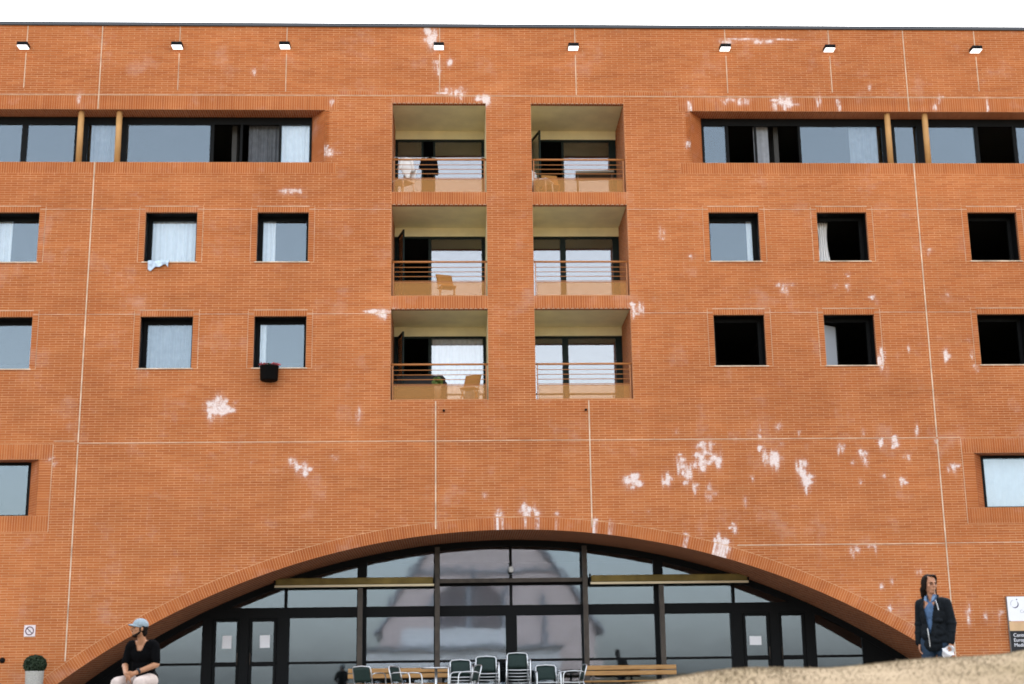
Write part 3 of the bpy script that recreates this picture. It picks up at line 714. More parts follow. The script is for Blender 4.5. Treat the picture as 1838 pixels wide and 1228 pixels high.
box('lamp_arm', 'frame', G_o, -.02, .02, gy0 - .22, gy0 - .02, 3.02, 3.05); MB().lathe([(.0, 3.05), (.05, 3.06), (.065, 3.12), (.05, 3.18), (.0, 3.2)], .0, gy0 - .24, 14).build('lamp_globe', 'white', G_o, True)
# inside of the hall
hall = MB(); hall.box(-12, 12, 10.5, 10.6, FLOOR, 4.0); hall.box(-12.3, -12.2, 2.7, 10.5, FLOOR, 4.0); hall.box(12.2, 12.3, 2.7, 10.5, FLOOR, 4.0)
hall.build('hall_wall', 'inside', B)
# ================================================================== ground
def smooth(t): t = max(0.0, min(1.0, t)); return t * t * (3 - 2 * t)
def crest(x):
    if x < -0.6: return 0.20 + (x + 0.6) * 0.22 if x > -4 else -0.55
    return 0.205 + (x + 0.6) * 0.070 if x < 6 else 0.667 + 0.02 * (min(x, 16) - 6)
def ground_z(x, y):
    base = FLOOR if y > -9 else FLOOR - 0.08 * smooth((-9 - y) / 5) - 1.15 * smooth((-21.5 - y) / 11)
    yc = -25.0 + 0.25 * math.sin(x * .7)
    g = smooth(1 - abs(y - yc) / (5.2 if y > yc else 5.0))
    c = crest(x) + .02 * math.sin(x * 2.3 + 1) + .013 * math.sin(x * 5.1)
    z = base + max(0.0, c - base) * g
    return z
M['dry'] = principled('dry_lawn', (0.36, 0.28, 0.17), 0.95, 0, 0.1)
m = M['dry']; p = geo_pos(m)
lk(m, ramp(m, noise(m, p, 1.1, 4, .5), [(.3, (0.165, 0.125, 0.07)), (.5, (0.22, 0.168, 0.106)), (.7, (0.255, 0.198, 0.13))]), bsdf(m).inputs['Base Color'])
bp = nd(m, 'ShaderNodeBump'); bp.inputs['Strength'].default_value = .25; bp.inputs['Distance'].default_value = .008
lk(m, noise(m, p, 60, 6, .7), bp.inputs['Height']); lk(m, bp.outputs[0], bsdf(m).inputs['Normal'])
gv, gf = [], []
def axis(lo, hi, dense_lo, dense_hi, d, far):
    a = []; v = dense_lo
    while v <= dense_hi + 1e-6: a.append(v); v += d
    v = dense_hi; st = d
    while v < hi: st *= 1.35; v += st; a.append(min(v, hi))
    v = dense_lo; st = d; b = []
    while v > lo: st *= 1.35; v -= st; b.append(max(v, lo))
    return b[::-1] + a
gx = axis(-900, 900, -9, 12, .3, 1); gy = axis(-900, 900, -34, -8, .3, 1)
for y in gy:
    for x in gx: gv.append((x, y, ground_z(x, y) - (.004 if y > -9 else 0)))
nx = len(gx)
for j in range(len(gy) - 1):
    for i in range(nx - 1): a = j * nx + i; gf.append((a, a + 1, a + nx + 1, a + nx))
me = bpy.data.meshes.new('ground'); me.from_pydata(gv, [], gf); me.materials.append(M['dry']); me.polygons.foreach_set('use_smooth', [True] * len(gf)); me.update()
g_o = link(bpy.data.objects.new('ground', me)); g_o['kind'] = 'structure'
M['paving'] = grainy('terrace_paving', (0.19, 0.175, 0.155), .9, .2, 1.5); M['bounce_damper'] = grainy('bounce_damper_sheet', (0.055, 0.053, 0.05), .9, .2, 2.0)
t = MB().box(-16.5, 16.5, -8.6, 2.9, FLOOR - .3, FLOOR).build('terrace', 'paving'); t['kind'] = 'structure'
yv, yf = [], []  # unseen dark sheet, added to cut light bounced up onto facade and soffits
ys = [-8.65 - .45 * i for i in range(24)]; xs = [-60 + 2 * i for i in range(61)]
for y in ys:
    for x in xs: yv.append((x, y, ground_z(x, y) + .004))
for j in range(len(ys) - 1):
    for i in range(len(xs) - 1): a = j * len(xs) + i; yf.append((a + len(xs), a + len(xs) + 1, a + 1, a))
me = bpy.data.meshes.new('yard'); me.from_pydata(yv, [], yf); me.materials.append(M['bounce_damper']); me.update(); y_o = link(bpy.data.objects.new('yard', me)); y_o['kind'] = 'structure'
# dry grass on the bank in front: thin curved blades
M['blade'] = principled('dry_grass_blade', (0.45, 0.36, 0.21), .8, 0, .2)
m = M['blade']; rr = nd(m, 'ShaderNodeNewGeometry').outputs['Random Per Island']
lk(m, ramp(m, rr, [(0, (0.18, 0.136, 0.082)), (.5, (0.21, 0.161, 0.102)), (.85, (0.235, 0.184, 0.124)), (1, (0.18, 0.146, 0.084))]), bsdf(m).inputs['Base Color'])
rg = random.Random(3); bv, bf = [], []
for _ in range(80000):
    x = rg.uniform(-2.4, 8.0); y = -25.0 + .25 * math.sin(x * .7) + rg.triangular(-3.2, 1.8, -.3)
    zz = ground_z(x, y); h = rg.uniform(.003, .009) * (2.2 if rg.random() < .02 else 1); a = rg.uniform(0, 6.28); w = rg.uniform(.0015, .004)
    lx, ly = rg.gauss(0, .5) * h * 1.3, rg.gauss(0, .5) * h * 1.3; n = len(bv); c, s = math.cos(a) * w, math.sin(a) * w
    bv += [(x - c, y - s, zz - .004), (x + c, y + s, zz - .004), (x + lx * .4 + c * .7, y + ly * .4 + s * .7, zz + h * .6), (x + lx * .4 - c * .7, y + ly * .4 - s * .7, zz + h * .6), (x + lx, y + ly, zz + h)]
    bf += [(n, n + 1, n + 2, n + 3), (n + 3, n + 2, n + 4)]
me = bpy.data.meshes.new('dry_grass'); me.from_pydata(bv, [], bf); me.materials.append(M['blade']); me.update()
g = tag(link(bpy.data.objects.new('dry_grass', me)), 'short dry straw coloured grass covering the foreground bank', 'grass'); g['kind'] = 'stuff'

# ================================================================== things on the facade
W8 = ['leftmost', 'second from left', 'third from left', 'above the left balconies', 'above the right balconies', 'third from right', 'second from right', 'rightmost']
fl = None
for i, (x, zc) in enumerate([(-12.36, 16.30), (-8.47, 16.32), (-5.73, 16.34), (-1.78, 16.34), (1.70, 16.34), (5.66, 16.34), (8.40, 16.33), (12.28, 16.32)]):
    lab = 'dark box floodlight with white underside under the roof edge, ' + W8[i]
    if fl is None:
        fl = thing('wall_floodlight', lab, 'lamp', (x, 0, zc), 0, 'floodlights under the roof edge')
        MB().box(-.135, .135, -.27, -.02, -.04, .055, .012).build('housing', 'frame', fl)
        MB().box(-.125, .125, -.262, -.03, -.062, -.042, .006).build('lamp_glass', 'lamp', fl)
        MB().box(-.05, .05, -.021, .006, -.05, .06).build('bracket', 'frame', fl)
    else:
        o = copy_tree(fl); o.location = (x, 0, zc); o['label'] = lab
def awning(x0, x1, lab):
    t = thing('folded_awning', lab, 'awning', ((x0 + x1) / 2, HALL_Y - .42, 2.72), 0, 'awnings on the arch glazing'); h = (x1 - x0) / 2
    MB().box(-h + .02, h - .02, -.02, .12, .055, .225, .02).build('cloth_roll', 'awning', t)
    # scalloped hem strips seen end on
    MB().box(-h, h, -.05, -.01, -.005, .052, .008).build('front_bar', 'awning_bar', t)
    for s in (-1, 1): MB().box(s * h - .015, s * h + .015, -.04, .16, .056, .26, .004).build('end_bracket', 'frame', t)
    for k in (-.5, .5): MB().box(k * h - .03, k * h + .03, .12, .18, .10, .2).build('wall_bracket', 'frame', t)
awning(-5.90, -1.94, 'rolled olive awning with cream bar on the left half of the arch')
awning(1.98, 5.98, 'rolled olive awning with cream bar on the right half of the arch')

# writing and marks
def text_mesh(name, body, size, mat, parent, loc, align='LEFT', rot=(rad(90), 0, 0), extrude=.0008):
    cu = bpy.data.curves.new(name, 'FONT'); cu.body = body; cu.size = size; cu.align_x = align; cu.extrude = extrude
    tmp = bpy.data.objects.new(name + '_tmp', cu); COL.objects.link(tmp)
    dg = bpy.context.evaluated_depsgraph_get(); me = bpy.data.meshes.new_from_object(tmp.evaluated_get(dg))
    bpy.data.objects.remove(tmp); me.materials.clear(); me.materials.append(M[mat])
    o = link(bpy.data.objects.new(name, me), parent); o.location = loc; o.rotation_euler = rot; return o
def ring_mesh(m, cx, cz, r0, r1, y, a0=0, a1=360, n=48, taper=False):
    for i in range(n):
        t0 = rad(a0 + (a1 - a0) * i / n); t1 = rad(a0 + (a1 - a0) * (i + 1) / n)
        def wr(f): return (r1 - r0) * (math.sin(math.pi * f) if taper else 1) / 2 + .0004
        rm = (r0 + r1) / 2; w0, w1 = wr(i / n), wr((i + 1) / n)
        m.hexa([(cx + (rm - w0) * math.cos(t0), y, cz + (rm - w0) * math.sin(t0)), (cx + (rm + w0) * math.cos(t0), y, cz + (rm + w0) * math.sin(t0)), (cx + (rm + w0) * math.cos(t0), y + .001, cz + (rm + w0) * math.sin(t0)), (cx + (rm - w0) * math.cos(t0), y + .001, cz + (rm - w0) * math.sin(t0)),
                (cx + (rm - w1) * math.cos(t1), y, cz + (rm - w1) * math.sin(t1)), (cx + (rm + w1) * math.cos(t1), y, cz + (rm + w1) * math.sin(t1)), (cx + (rm + w1) * math.cos(t1), y + .001, cz + (rm + w1) * math.sin(t1)), (cx + (rm - w1) * math.cos(t1), y + .001, cz + (rm - w1) * math.sin(t1))])
    return m
M['sign_white'] = principled('sign_white', (.72, .62, .62), .5); M['maroon'] = principled('sign_maroon', (.09, .012, .03), .5)
sg = thing('prohibition_sign', 'small square white sign with a dark crossed circle on the brick wall', 'sign', (-11.27, 0, 1.65))
MB().box(-.13, .13, -.014, .004, -.13, .13, .003).build('sign_plate', 'sign_white', sg)
rm = ring_mesh(MB(), 0, 0, .078, .1, -.0165); rm.build('ring', 'maroon', sg)
MB().box(-.082, .082, -.0162, -.0148, -.009, .009).build('slash', 'black', sg).rotation_euler = (0, rad(45), 0)
mm = MB().box(-.05, .03, -.0156, -.0146, -.006, .008).build('cigarette', principled('sign_grey', (.42, .34, .36), .6), sg); mm.rotation_euler = (0, rad(-40), 0)
bd = thing('information_board', 'upright information board with white, peach and black fields against the wall', 'sign', (11.74, -.06, 0))
BW = 1.25
MB().box(0, BW, -.03, .05, FLOOR, 2.18, .004).build('board', principled('board_grey', (.20, .19, .18), .6), bd)
MB().box(.006, BW - .006, -.036, -.031, 1.60, 2.172).build('white_field', 'paper', bd)
M['peach'] = grainy('peach_field', (.62, .40, .22), .6, .12, 3); MB().box(.006, BW - .006, -.036, -.031, 1.372, 1.598).build('peach_field', 'peach', bd)
MB().box(.006, BW - .006, -.036, -.031, .35, 1.37).build('black_field', 'black', bd)
M['logo'] = principled('logo_ink', (.03, .02, .07), .5); M['pale_ink'] = principled('pale_grey_ink', (.42, .43, .46), .6); M['salmon'] = principled('salmon_line', (.6, .28, .2), .6)
lg = MB(); ring_mesh(lg, .175, 2.0, .075, .1, -.0385, -140, 50, 30, True); ring_mesh(lg, .175, 2.0, .092, .098, -.0385, 95, 215, 24, True)
lg.lathe([(0, 0), (.001, 0)], 0, 0, 3); lg.build('logo', 'logo', bd)
MB().tube([(.235, -.0372, 2.105), (.235, -.0385, 2.105)], .015, 14).build('logo_dot', 'logo', bd)
text_mesh('lettering', 'Centre', .105, 'pale_ink', bd, (.29, -.0375, 1.79)); box('salmon_line', 'salmon', bd, .1, BW - .05, -.0375, -.0365, 1.575, 1.59)
for i, s_ in enumerate(('Centre', 'Europeu d', 'Medite')): text_mesh('lettering', s_, .115, 'paper', bd, (.075, -.0375, 1.235 - i * .115))
box('screw', 'frame', bd, .0, .045, -.041, -.0365, 1.594, 1.606)
k = thing('wall_fitting', 'small dark round fitting on the brick wall beside the potted shrub', 'lamp', (-11.85, 0, .99))
MB().lathe([(.0, .0), (.062, .0), (.066, .012), (.045, .06), (.0, .07)], seg=18).build('fitting_body', 'frame', k).rotation_euler = (rad(90), 0, 0)
MB().lathe([(.0, .068), (.02, .07), (.018, .1), (.0, .102)], seg=12).build('fitting_nozzle', 'frame', k).rotation_euler = (rad(90), 0, 0)
def sheet(name, lab, x0, x1, z0, z1, tilt):
    cx, cz = (x0 + x1) / 2, (z0 + z1) / 2; m = MB(); n = 6; a, b = (x1 - x0) / 2, (z1 - z0) / 2
    for i in range(n):
        u0, u1 = -a + 2 * a * i / n, -a + 2 * a * (i + 1) / n; y0, y1 = -.002 * math.sin(i * 1.1), -.002 * math.sin((i + 1) * 1.1)
        m.hexa([(u0, y0, -b), (u1, y1, -b), (u1, y1 + .001, -b), (u0, y0 + .001, -b), (u0, y0, b), (u1, y1, b), (u1, y1 + .001, b), (u0, y0 + .001, b)])
    o = m.build(name, 'paper'); o.location = (cx, HALL_Y + .036, cz); o.rotation_euler = (0, rad(tilt), 0); return tag(o, lab, 'notice', 'notices taped to the hall doors')
sheet('paper_notice', 'white paper notice on the leftmost glazed door', -7.22, -6.99, 1.26, 1.58, 1.5)
sheet('paper_notice', 'white paper notice on the second glazed door from the left', -6.29, -6.04, 1.27, 1.58, -.5)
sheet('paper_notice', 'white landscape notice on the glazed door right of the arch centre', 6.03, 6.33, 1.19, 1.41, .8)

# curtains
def curtain(lab, x0, x1, y, z0, z1, mat='curtain', folds=7, amp=.025, gather=0.0):
    m = MB(); n = folds * 8; H = 6; cx = (x0 + x1) / 2; ph = random.uniform(0, 6); vs = []
    for j in range(H + 1):
        f = j / H
        for i in range(n + 1):
            u = i / n; xx = x0 + (x1 - x0) * u; xx = xx + gather * (cx - xx) * math.sin(f * math.pi * .8)
            vs.append((xx, y + amp * math.sin(u * folds * 6.283 + ph + .4 * math.sin(u * 9)) * (1 - .35 * f) + .012 * math.sin(u * 23), z0 + (z1 - z0) * f))
    k = n + 1; m.v = vs + [(a, b + .004, c) for a, b, c in vs]; N_ = len(vs)
    for j in range(H):
        for i in range(n):
            a = j * k + i; m.f.append((a, a + 1, a + k + 1, a + k)); m.f.append((N_ + a, N_ + a + k, N_ + a + k + 1, N_ + a + 1))
    o = m.build('curtain', mat, None, True); return tag(o, lab, 'curtain', 'curtains behind the windows')
z0, z1 = SQ_Z[0]
curtain('white curtain filling the window with the blue cloth on its sill', -9.05, -7.85, .545, z0, z1 - .04, folds=8)
curtain('narrow pale curtain drawn left in the upper window next to the balconies', -6.28, -5.92, .545, z0, z1 - .04, folds=3)
curtain('narrow pale curtain at the right edge of the upper closed window right of the balconies', 6.10, 6.29, .545, z0, z1 - .04, folds=2)
curtain('pale curtain bunched at the left of an open dark upper window', 7.92, 8.32, .72, z0 - .02, z1 - .05, folds=4, gather=.5)
curtain('white curtain edge at the far left upper window', -13.0, -12.5, .545, z0, z1 - .04, folds=3)
z0, z1 = SQ_Z[1]
curtain('grey white curtain filling the lower window below the blue cloth', -9.05, -7.85, .545, z0, z1 - .04, 'grey_curtain', folds=8)
curtain('narrow pale curtain behind the window with the hanging flower pot', -6.28, -6.08, .545, z0, z1 - .04, folds=2)
curtain('wide pale curtain at the right end of the left ribbon window', -5.84, -5.12, .63, 13.2, 14.5, 'curtain', folds=5)
curtain('dim grey curtain left of the pale one in the left ribbon window', -6.70, -5.90, .74, 13.2, 14.5, 'dim_curtain', folds=7)
curtain('dark curtain strip in the open part of the right ribbon window', 6.46, 6.85, .72, 13.2, 14.5, 'grey_curtain', folds=3)
curtain('pale curtain behind the large right ribbon pane beside the first column', 9.0, 9.75, .70, 13.2, 14.5, 'grey_curtain', folds=5)
curtain('grey curtain behind the ribbon pane between the two left ochre columns', -10.72, -10.1, .68, 13.2, 14.5, 'grey_curtain', folds=5)
curtain('white blind behind the low window at the right edge', 11.68, 13.26, .56, 4.36, 5.58, 'curtain', folds=9, amp=.006)
z0, z1 = LOG_Z[2]
curtain('bright white curtain behind the lowest left balcony door', -1.98, -.68, DOOR_Y + .14, z0 + .02, z1 - .28, folds=9)

# cloth and flower pot on window sills
M['blue_cloth'] = grainy('pale_blue_cloth', (.50, .60, .72), .9, .35, 9)
m = MB(); n = 16; vs = []
for j in range(7):
    for i in range(n + 1):
        u = i / n; v = j / 6
        if v < .4: y = .10 - .14 * v / .4; zz = 10.59 + .012 * math.sin(u * 14)
        else: y = -.045 - .012 * math.sin(u * 17 + v * 3) - .01; zz = 10.585 - (v - .4) / .6 * (.17 + .06 * math.sin(u * 5 + 1) + .03 * math.sin(u * 13))
        vs.append((-8.97 + .52 * u - .03 * v * (u - .5), y, zz))
k = n + 1; N_ = len(vs); m.v = vs + [(a, b - .012, c + .008) for a, b, c in vs]
for j in range(6):
    for i in range(n): a = j * k + i; m.f.append((a, a + 1, a + k + 1, a + k)); m.f.append((N_ + a, N_ + a + k, N_ + a + k + 1, N_ + a + 1))
tag(m.build('cloth', 'blue_cloth', None, True), 'pale blue and white cloth hanging over a window sill', 'cloth')
fp = thing('hanging_flower_pot', 'black pot with red flowers hooked below a window sill', 'plant', (-5.89, -.22, 7.50))
MB().lathe([(.0, 0), (.19, 0), (.215, .03), (.225, .33), (.235, .34), (.235, .36), (.2, .36), (.195, .33), (0, .33)], seg=24).build('pot', principled('black_plastic', (.004, .0038, .0038), .7, 0, .08), fp, True)
MB().tube([(0, .17, .36), (0, .17, .46), (0, .30, .46), (0, .32, .40)], .008, 8).build('hook', 'frame', fp)
rg = random.Random(11)
def petals(name, n, mat, parent, cx, cy, cz, rx, ry, rz, sz):
    m = MB()
    for _ in range(n):
        while True:
            p = Vector((rg.uniform(-1, 1), rg.uniform(-1, 1), rg.uniform(-1, 1)))
            if .15 < p.length < 1: break
        c = Vector((cx + p.x * rx, cy + p.y * ry, cz + p.z * rz)); q = Euler((rg.uniform(0, 6.3), rg.uniform(0, 6.3), rg.uniform(0, 6.3))).to_matrix(); s = sz * rg.uniform(.6, 1.3)
        k = len(m.v); m.v += [tuple(c + q @ Vector(v) * s) for v in ((-.5, -1, 0), (.5, -1, 0), (.75, .1, .15), (0, 1, 0), (-.75, .1, .15))]; m.f.append((k, k + 1, k + 2, k + 3, k + 4))
    return m.build(name, mat, parent)
M['red'] = principled('red_petals', (.36, .05, .06), .6); M['leaf'] = grainy('dark_leaf', (.030, .055, .022), .6, .4, 20)
petals('foliage', 160, 'leaf', fp, 0, 0, .36, .2, .16, .06, .03)
for sx in (-.13, .15): petals('blossom', 110, 'red', fp, sx, -.03, .405, .12, .1, .03, .020)

# potted shrub by the wall
sp = thing('potted_shrub', 'round dark clipped shrub in a tall pale pot by the wall', 'plant', (-10.92, -.62, FLOOR))
M['pot'] = grainy('speckled_pale_pot', (.42, .40, .36), .85, .35, 60, bump=.4)
MB().lathe([(0, 0), (.165, 0), (.17, .02), (.205, .80), (.21, .83), (.185, .83), (.18, .76), (0, .76)], seg=28).build('pot', 'pot', sp, True)
M['shrub'] = grainy('shrub_leaf', (.022, .038, .018), .65, .45, 14)
petals('foliage', 3600, 'shrub', sp, 0, 0, .97, .25, .25, .215, .026)
MB().tube([(0, 0, .74), (.01, .01, .86), (0, 0, .98)], [.02, .016, .01], 8).build('stem', 'post', sp)
# ================================================================== terrace furniture
def make_chair():
    t = thing('terrace_chair', 'x', 'chair')
    r = .0125
    for s in (-1, 1):
        MB().tube([(s * .265, -.26, 0), (s * .262, -.25, .3), (s * .26, -.235, .56), (s * .259, -.215, .625), (s * .258, -.17, .65)], r, 8).build('leg', 'alu', t, True)
        MB().tube([(s * .258, -.17, .65), (s * .256, 0, .66), (s * .25, .16, .655), (s * .235, .235, .63)], r, 8).build('armrest', 'alu', t, True)
        MB().tube([(s * .225, .33, 0), (s * .225, .26, .25), (s * .225, .215, .44)], r, 8).build('leg', 'alu', t, True)
        MB().tube([(s * .262, -.24, .42), (s * .24, .0, .41), (s * .225, .215, .42)], .011, 8).build('seat_rail', 'alu', t, True)
    MB().tube([(-.225, .215, .44), (-.226, .26, .62), (-.222, .295, .75), (-.19, .305, .785), (0, .315, .80), (.19, .305, .785), (.222, .295, .75), (.226, .26, .62), (.225, .215, .44)], r, 8).build('back_frame', 'alu', t, True)
    MB().tube([(-.262, -.24, .42), (0, -.255, .415), (.262, -.24, .42)], .011, 8).build('seat_rail', 'alu', t, True)
    def curved(name, f, nu, nv):
        m = MB(); vs = []
        for j in range(nv + 1):
            for i in range(nu + 1): vs.append(f(-1 + 2 * i / nu, j / nv))
        k = nu + 1; N_ = len(vs); m.v = vs + [(a, b + .008, c - .006) for a, b, c in vs]
        for j in range(nv):
            for i in range(nu): a = j * k + i; m.f.append((a, a + 1, a + k + 1, a + k)); m.f.append((N_ + a, N_ + a + k, N_ + a + k + 1, N_ + a + 1))
        for i in range(nu): m.f.append((i, N_ + i, N_ + i + 1, i + 1)); a = nv * k + i; m.f.append((a, a + 1, N_ + a + 1, N_ + a))
        for j in range(nv): a = j * k; m.f.append((a, a + k, N_ + a + k, N_ + a)); a += nu; m.f.append((a, N_ + a, N_ + a + k, a + k))
        return m.build(name, 'chair_green', t, True)
    curved('backrest', lambda u, v: (u * .205, .232 + .072 * v + .02 * (1 - u * u), .48 + .30 * v - .012 * u * u), 8, 5)
    curved('seat', lambda u, v: (u * (.245 - .02 * v), -.235 + .44 * v, .425 - .02 * (1 - u * u) * math.sin(v * 3.1)), 8, 5)
    return t
chair0 = make_chair(); used = [False]
def chair(x, y, rz, lab, group='terrace chairs', z=FLOOR, lean=0.0):
    o = chair0 if not used[0] else copy_tree(chair0); used[0] = True
    o.location = (x, y, z); o.rotation_euler = (lean, 0, rz); o['label'] = lab; o['group'] = group; return o
ORD = ['bottom', 'second', 'third', 'fourth', 'fifth']
for (x, y, n, where) in ((-1.30, -2.0, 3, 'left'), (-.74, -2.0, 4, 'middle'), (-.045, -1.9, 5, 'right, tallest')):
    for k in range(n):
        pos = 'topmost' if k == n - 1 else ORD[k]
        chair(x + random.uniform(-.008, .008), y - .035 * k, random.uniform(-.02, .02), 'aluminium and dark green armchair, %s of the %s stack' % (pos, where), 'stacked terrace chairs', FLOOR + .068 * k)
chair(.60, -2.1, rad(4), 'aluminium armchair with dark green back standing right of the tallest stack')
chair(1.13, -2.0, rad(-82), 'dark green armchair turned sideways left of the right wooden bench')
chair(-3.24, -3.0, rad(150), 'dark green armchair turned away in front of the left bench end')
chair(-2.46, -3.0, rad(62), 'dark green armchair facing right beside the round table')
chair(-1.22, -3.1, rad(-70), 'dark green armchair standing in front of the left chair stack')
tb = thing('round_table', 'small round aluminium table in front of the left bench', 'table', (-1.84, -2.0, FLOOR), 0)
MB().lathe([(0, .745), (.30, .745), (.325, .75), (.328, .765), (.32, .775), (0, .775)], seg=36).build('table_top', 'alu', tb, True)
MB().tube([(0, 0, .03), (0, 0, .745)], .03, 14).build('pedestal', 'alu', tb, True)
for k in range(4):
    a = rad(45 + 90 * k); MB().tube([(0, 0, .06), (.2 * math.cos(a), .2 * math.sin(a), .03), (.27 * math.cos(a), .27 * math.sin(a), .012)], .014, 8).build('foot', 'alu', tb, True)
def bench(x0, x1, lab):
    L = (x1 - x0); t = thing('wooden_bench', lab, 'bench', ((x0 + x1) / 2, -1.0, FLOOR), 0, 'wooden benches on the terrace'); h = L / 2
    pm = MB().box(-h, h, -.018, .018, -.05, .05, .006).mesh('plank', 'wood')
    for z, y, tl in ((.52, .20, -10), (.645, .225, -10), (.765, .245, -10)):
        if z < .53: continue
        o = link(bpy.data.objects.new('plank', pm), t); o.location = (random.uniform(-.01, .01), y, z - .03); o.rotation_euler = (rad(tl), 0, rad(random.uniform(-.2, .2)))
    for y in (-.17, -.05, .07): o = link(bpy.data.objects.new('plank', pm), t); o.location = (0, y, .43); o.rotation_euler = (rad(90), 0, 0)
    for xx in (-h + .25, h - .25) if L < 2.2 else (-h + .25, 0, h - .25):
        for y in (-.17, .15): box('leg', 'post', t, xx - .03, xx + .03, y - .03, y + .03, 0, .41)
        o = MB().box(-.03, .03, -.015, .015, 0, .42).build('back_support', 'post', t); o.location = (xx, .19, .38); o.rotation_euler = (rad(-10), 0, 0)
bench(-3.86, -1.50, 'weathered wooden bench with slatted back left of the stacked chairs')
bench(1.48, 3.64, 'weathered wooden bench with slatted back right of the stacked chairs')

# ================================================================== things on the balconies
def folding_chair(x, y, z, rz, lab, mat='chair_wood'):
    t = thing('balcony_chair', lab, 'chair', (x, y, z), rz, 'chairs on the balconies')
    for s in (-1, 1):
        MB().tube([(s * .2, -.22, 0), (s * .2, .02, .40), (s * .2, .22, .82)], .016, 8).build('leg', mat, t, True)
        MB().tube([(s * .18, .24, 0), (s * .18, -.18, .43)], .016, 8).build('leg', mat, t, True)
    MB().box(-.2, .2, -.21, .17, .42, .445, .008).build('seat', mat, t)
    o = MB().box(-.215, .215, -.012, .012, -.17, .17, .01).build('backrest', mat, t); o.location = (0, .165, .68); o.rotation_euler = (rad(-24), 0, 0)
    return t
zA, zB, zC = (z[0] - .012 for z in LOG_Z)
folding_chair(-1.60, .75, zB, rad(20), 'wooden chair on the middle left balcony')
folding_chair(-1.02, .75, zC, rad(-25), 'orange wooden chair on the lowest left balcony')
folding_chair(1.12, .8, zA, rad(10), 'wooden chair on the top right balcony')
pc = thing('plastic_chair', 'white plastic chair in the left corner of the top right balcony', 'chair', (.86, .45, zA), rad(60))
for sx in (-.19, .19):
    for sy in (-.19, .19): MB().tube([(sx * 1.15, sy * 1.15, 0), (sx, sy, .43)], [.014, .022], 8).build('leg', 'white', pc, True)
MB().box(-.23, .23, -.23, .23, .42, .455, .012).build('seat', 'white', pc); o = MB().box(-.22, .22, -.012, .012, 0, .40, .011).build('backrest', 'white', pc); o.location = (0, .2, .44); o.rotation_euler = (rad(-14), 0, 0)
pc2 = copy_tree(pc); pc2.location = (-2.72, .5, zA); pc2.rotation_euler = (0, 0, rad(-40)); pc2['label'] = 'white plastic chair in the left corner of the top left balcony'; pc['group'] = pc2['group'] = 'white plastic balcony chairs'
bt = thing('balcony_table', 'grey brown table on the top right balcony', 'table', (2.26, .85, zA), rad(-4))
MB().box(-.50, .50, -.30, .30, .74, .80, .008).build('table_top', principled('grey_board', (.16, .13, .09), .6), bt)
for sx in (-.44, .44):
    for sy in (-.24, .24): MB().tube([(sx, sy, 0), (sx, sy, .74)], .02, 8).build('leg', 'post', bt, True)
sf = thing('dark_settee', 'black padded settee behind the lowest left balcony railing', 'settee', (-2.28, .95, zC), 0)
bk = principled('black_padding', (.012, .011, .012), .75)
MB().box(-.62, .62, -.33, .25, .16, .44, .06).build('seat', bk, sf); MB().box(-.64, .64, .18, .36, .2, .88, .07).build('backrest', bk, sf)
for s in (-1, 1): MB().box(s * .62 - .07, s * .62 + .07, -.33, .3, .12, .62, .05).build('armrest', bk, sf)
for sx in (-.55, .55):
    for sy in (-.25, .25): box('leg', 'post', sf, sx - .02, sx + .02, sy - .02, sy + .02, 0, .16)
pp = thing('balcony_plant', 'small green potted plant beside the black settee', 'plant', (-1.83, .42, zC)); MB().lathe([(0, 0), (.07, 0), (.09, .42), (.095, .44), (.08, .44), (0, .42)], seg=16).build('pot', 'pot', pp, True)
petals('foliage', 180, principled('fresh_leaf', (.10, .16, .03), .6), pp, 0, 0, .54, .12, .12, .12, .04)
tag(MB().tube([(-2.95, .5, 13.53), (-1.8, .5, 13.515), (-.60, .5, 13.53)], .005, 6).build('clothes_line', 'white'), 'thin clothes line across the top left balcony', 'line')

# ================================================================== sculpted figures and garments
def sculpt(name, prims, mat, parent, voxel=.009, smooth=5, cut=None, flat=False):
    bm = bmesh.new()
    for p in prims:
        if p[0] == 'e':
            _, c, r, rot = (*p, None)[:4]
            mt = Matrix.Translation(c) @ (rot.to_4x4() if rot is not None else Matrix.Identity(4)) @ Matrix.Diagonal((*r, 1))
            bmesh.ops.create_icosphere(bm, subdivisions=3, radius=1, matrix=mt)
        else:
            _, a, b, r0, r1 = p; a, b = Vector(a), Vector(b); d = b - a
            bmesh.ops.create_icosphere(bm, subdivisions=2, radius=r0, matrix=Matrix.Translation(a)); bmesh.ops.create_icosphere(bm, subdivisions=2, radius=r1, matrix=Matrix.Translation(b))
            if d.length > 1e-4:
                q = d.to_track_quat('Z', 'Y').to_matrix().to_4x4()
                bmesh.ops.create_cone(bm, cap_ends=True, segments=14, radius1=r0, radius2=r1, depth=d.length, matrix=Matrix.Translation((a + b) / 2) @ q)
    me = bpy.data.meshes.new(name + '_raw'); bm.to_mesh(me); bm.free()
    tmp = bpy.data.objects.new(name + '_raw', me); COL.objects.link(tmp)
    md = tmp.modifiers.new('r', 'REMESH'); md.mode = 'VOXEL'; md.voxel_size = voxel
    if smooth: ms = tmp.modifiers.new('s', 'SMOOTH'); ms.iterations = smooth; ms.factor = .5
    dg = bpy.context.evaluated_depsgraph_get(); out = bpy.data.meshes.new_from_object(tmp.evaluated_get(dg)); bpy.data.objects.remove(tmp)
    if cut:
        bm = bmesh.new(); bm.from_mesh(out); bmesh.ops.delete(bm, geom=[f for f in bm.faces if cut(f.calc_center_median())], context='FACES'); bm.to_mesh(out); bm.free()
    out.name = name; out.materials.clear(); out.materials.append(M[mat] if isinstance(mat, str) else mat)
    out.polygons.foreach_set('use_smooth', [True] * len(out.polygons))
    return link(bpy.data.objects.new(name, out), parent)
def RZ(d): return Matrix.Rotation(rad(d), 3, 'Z')
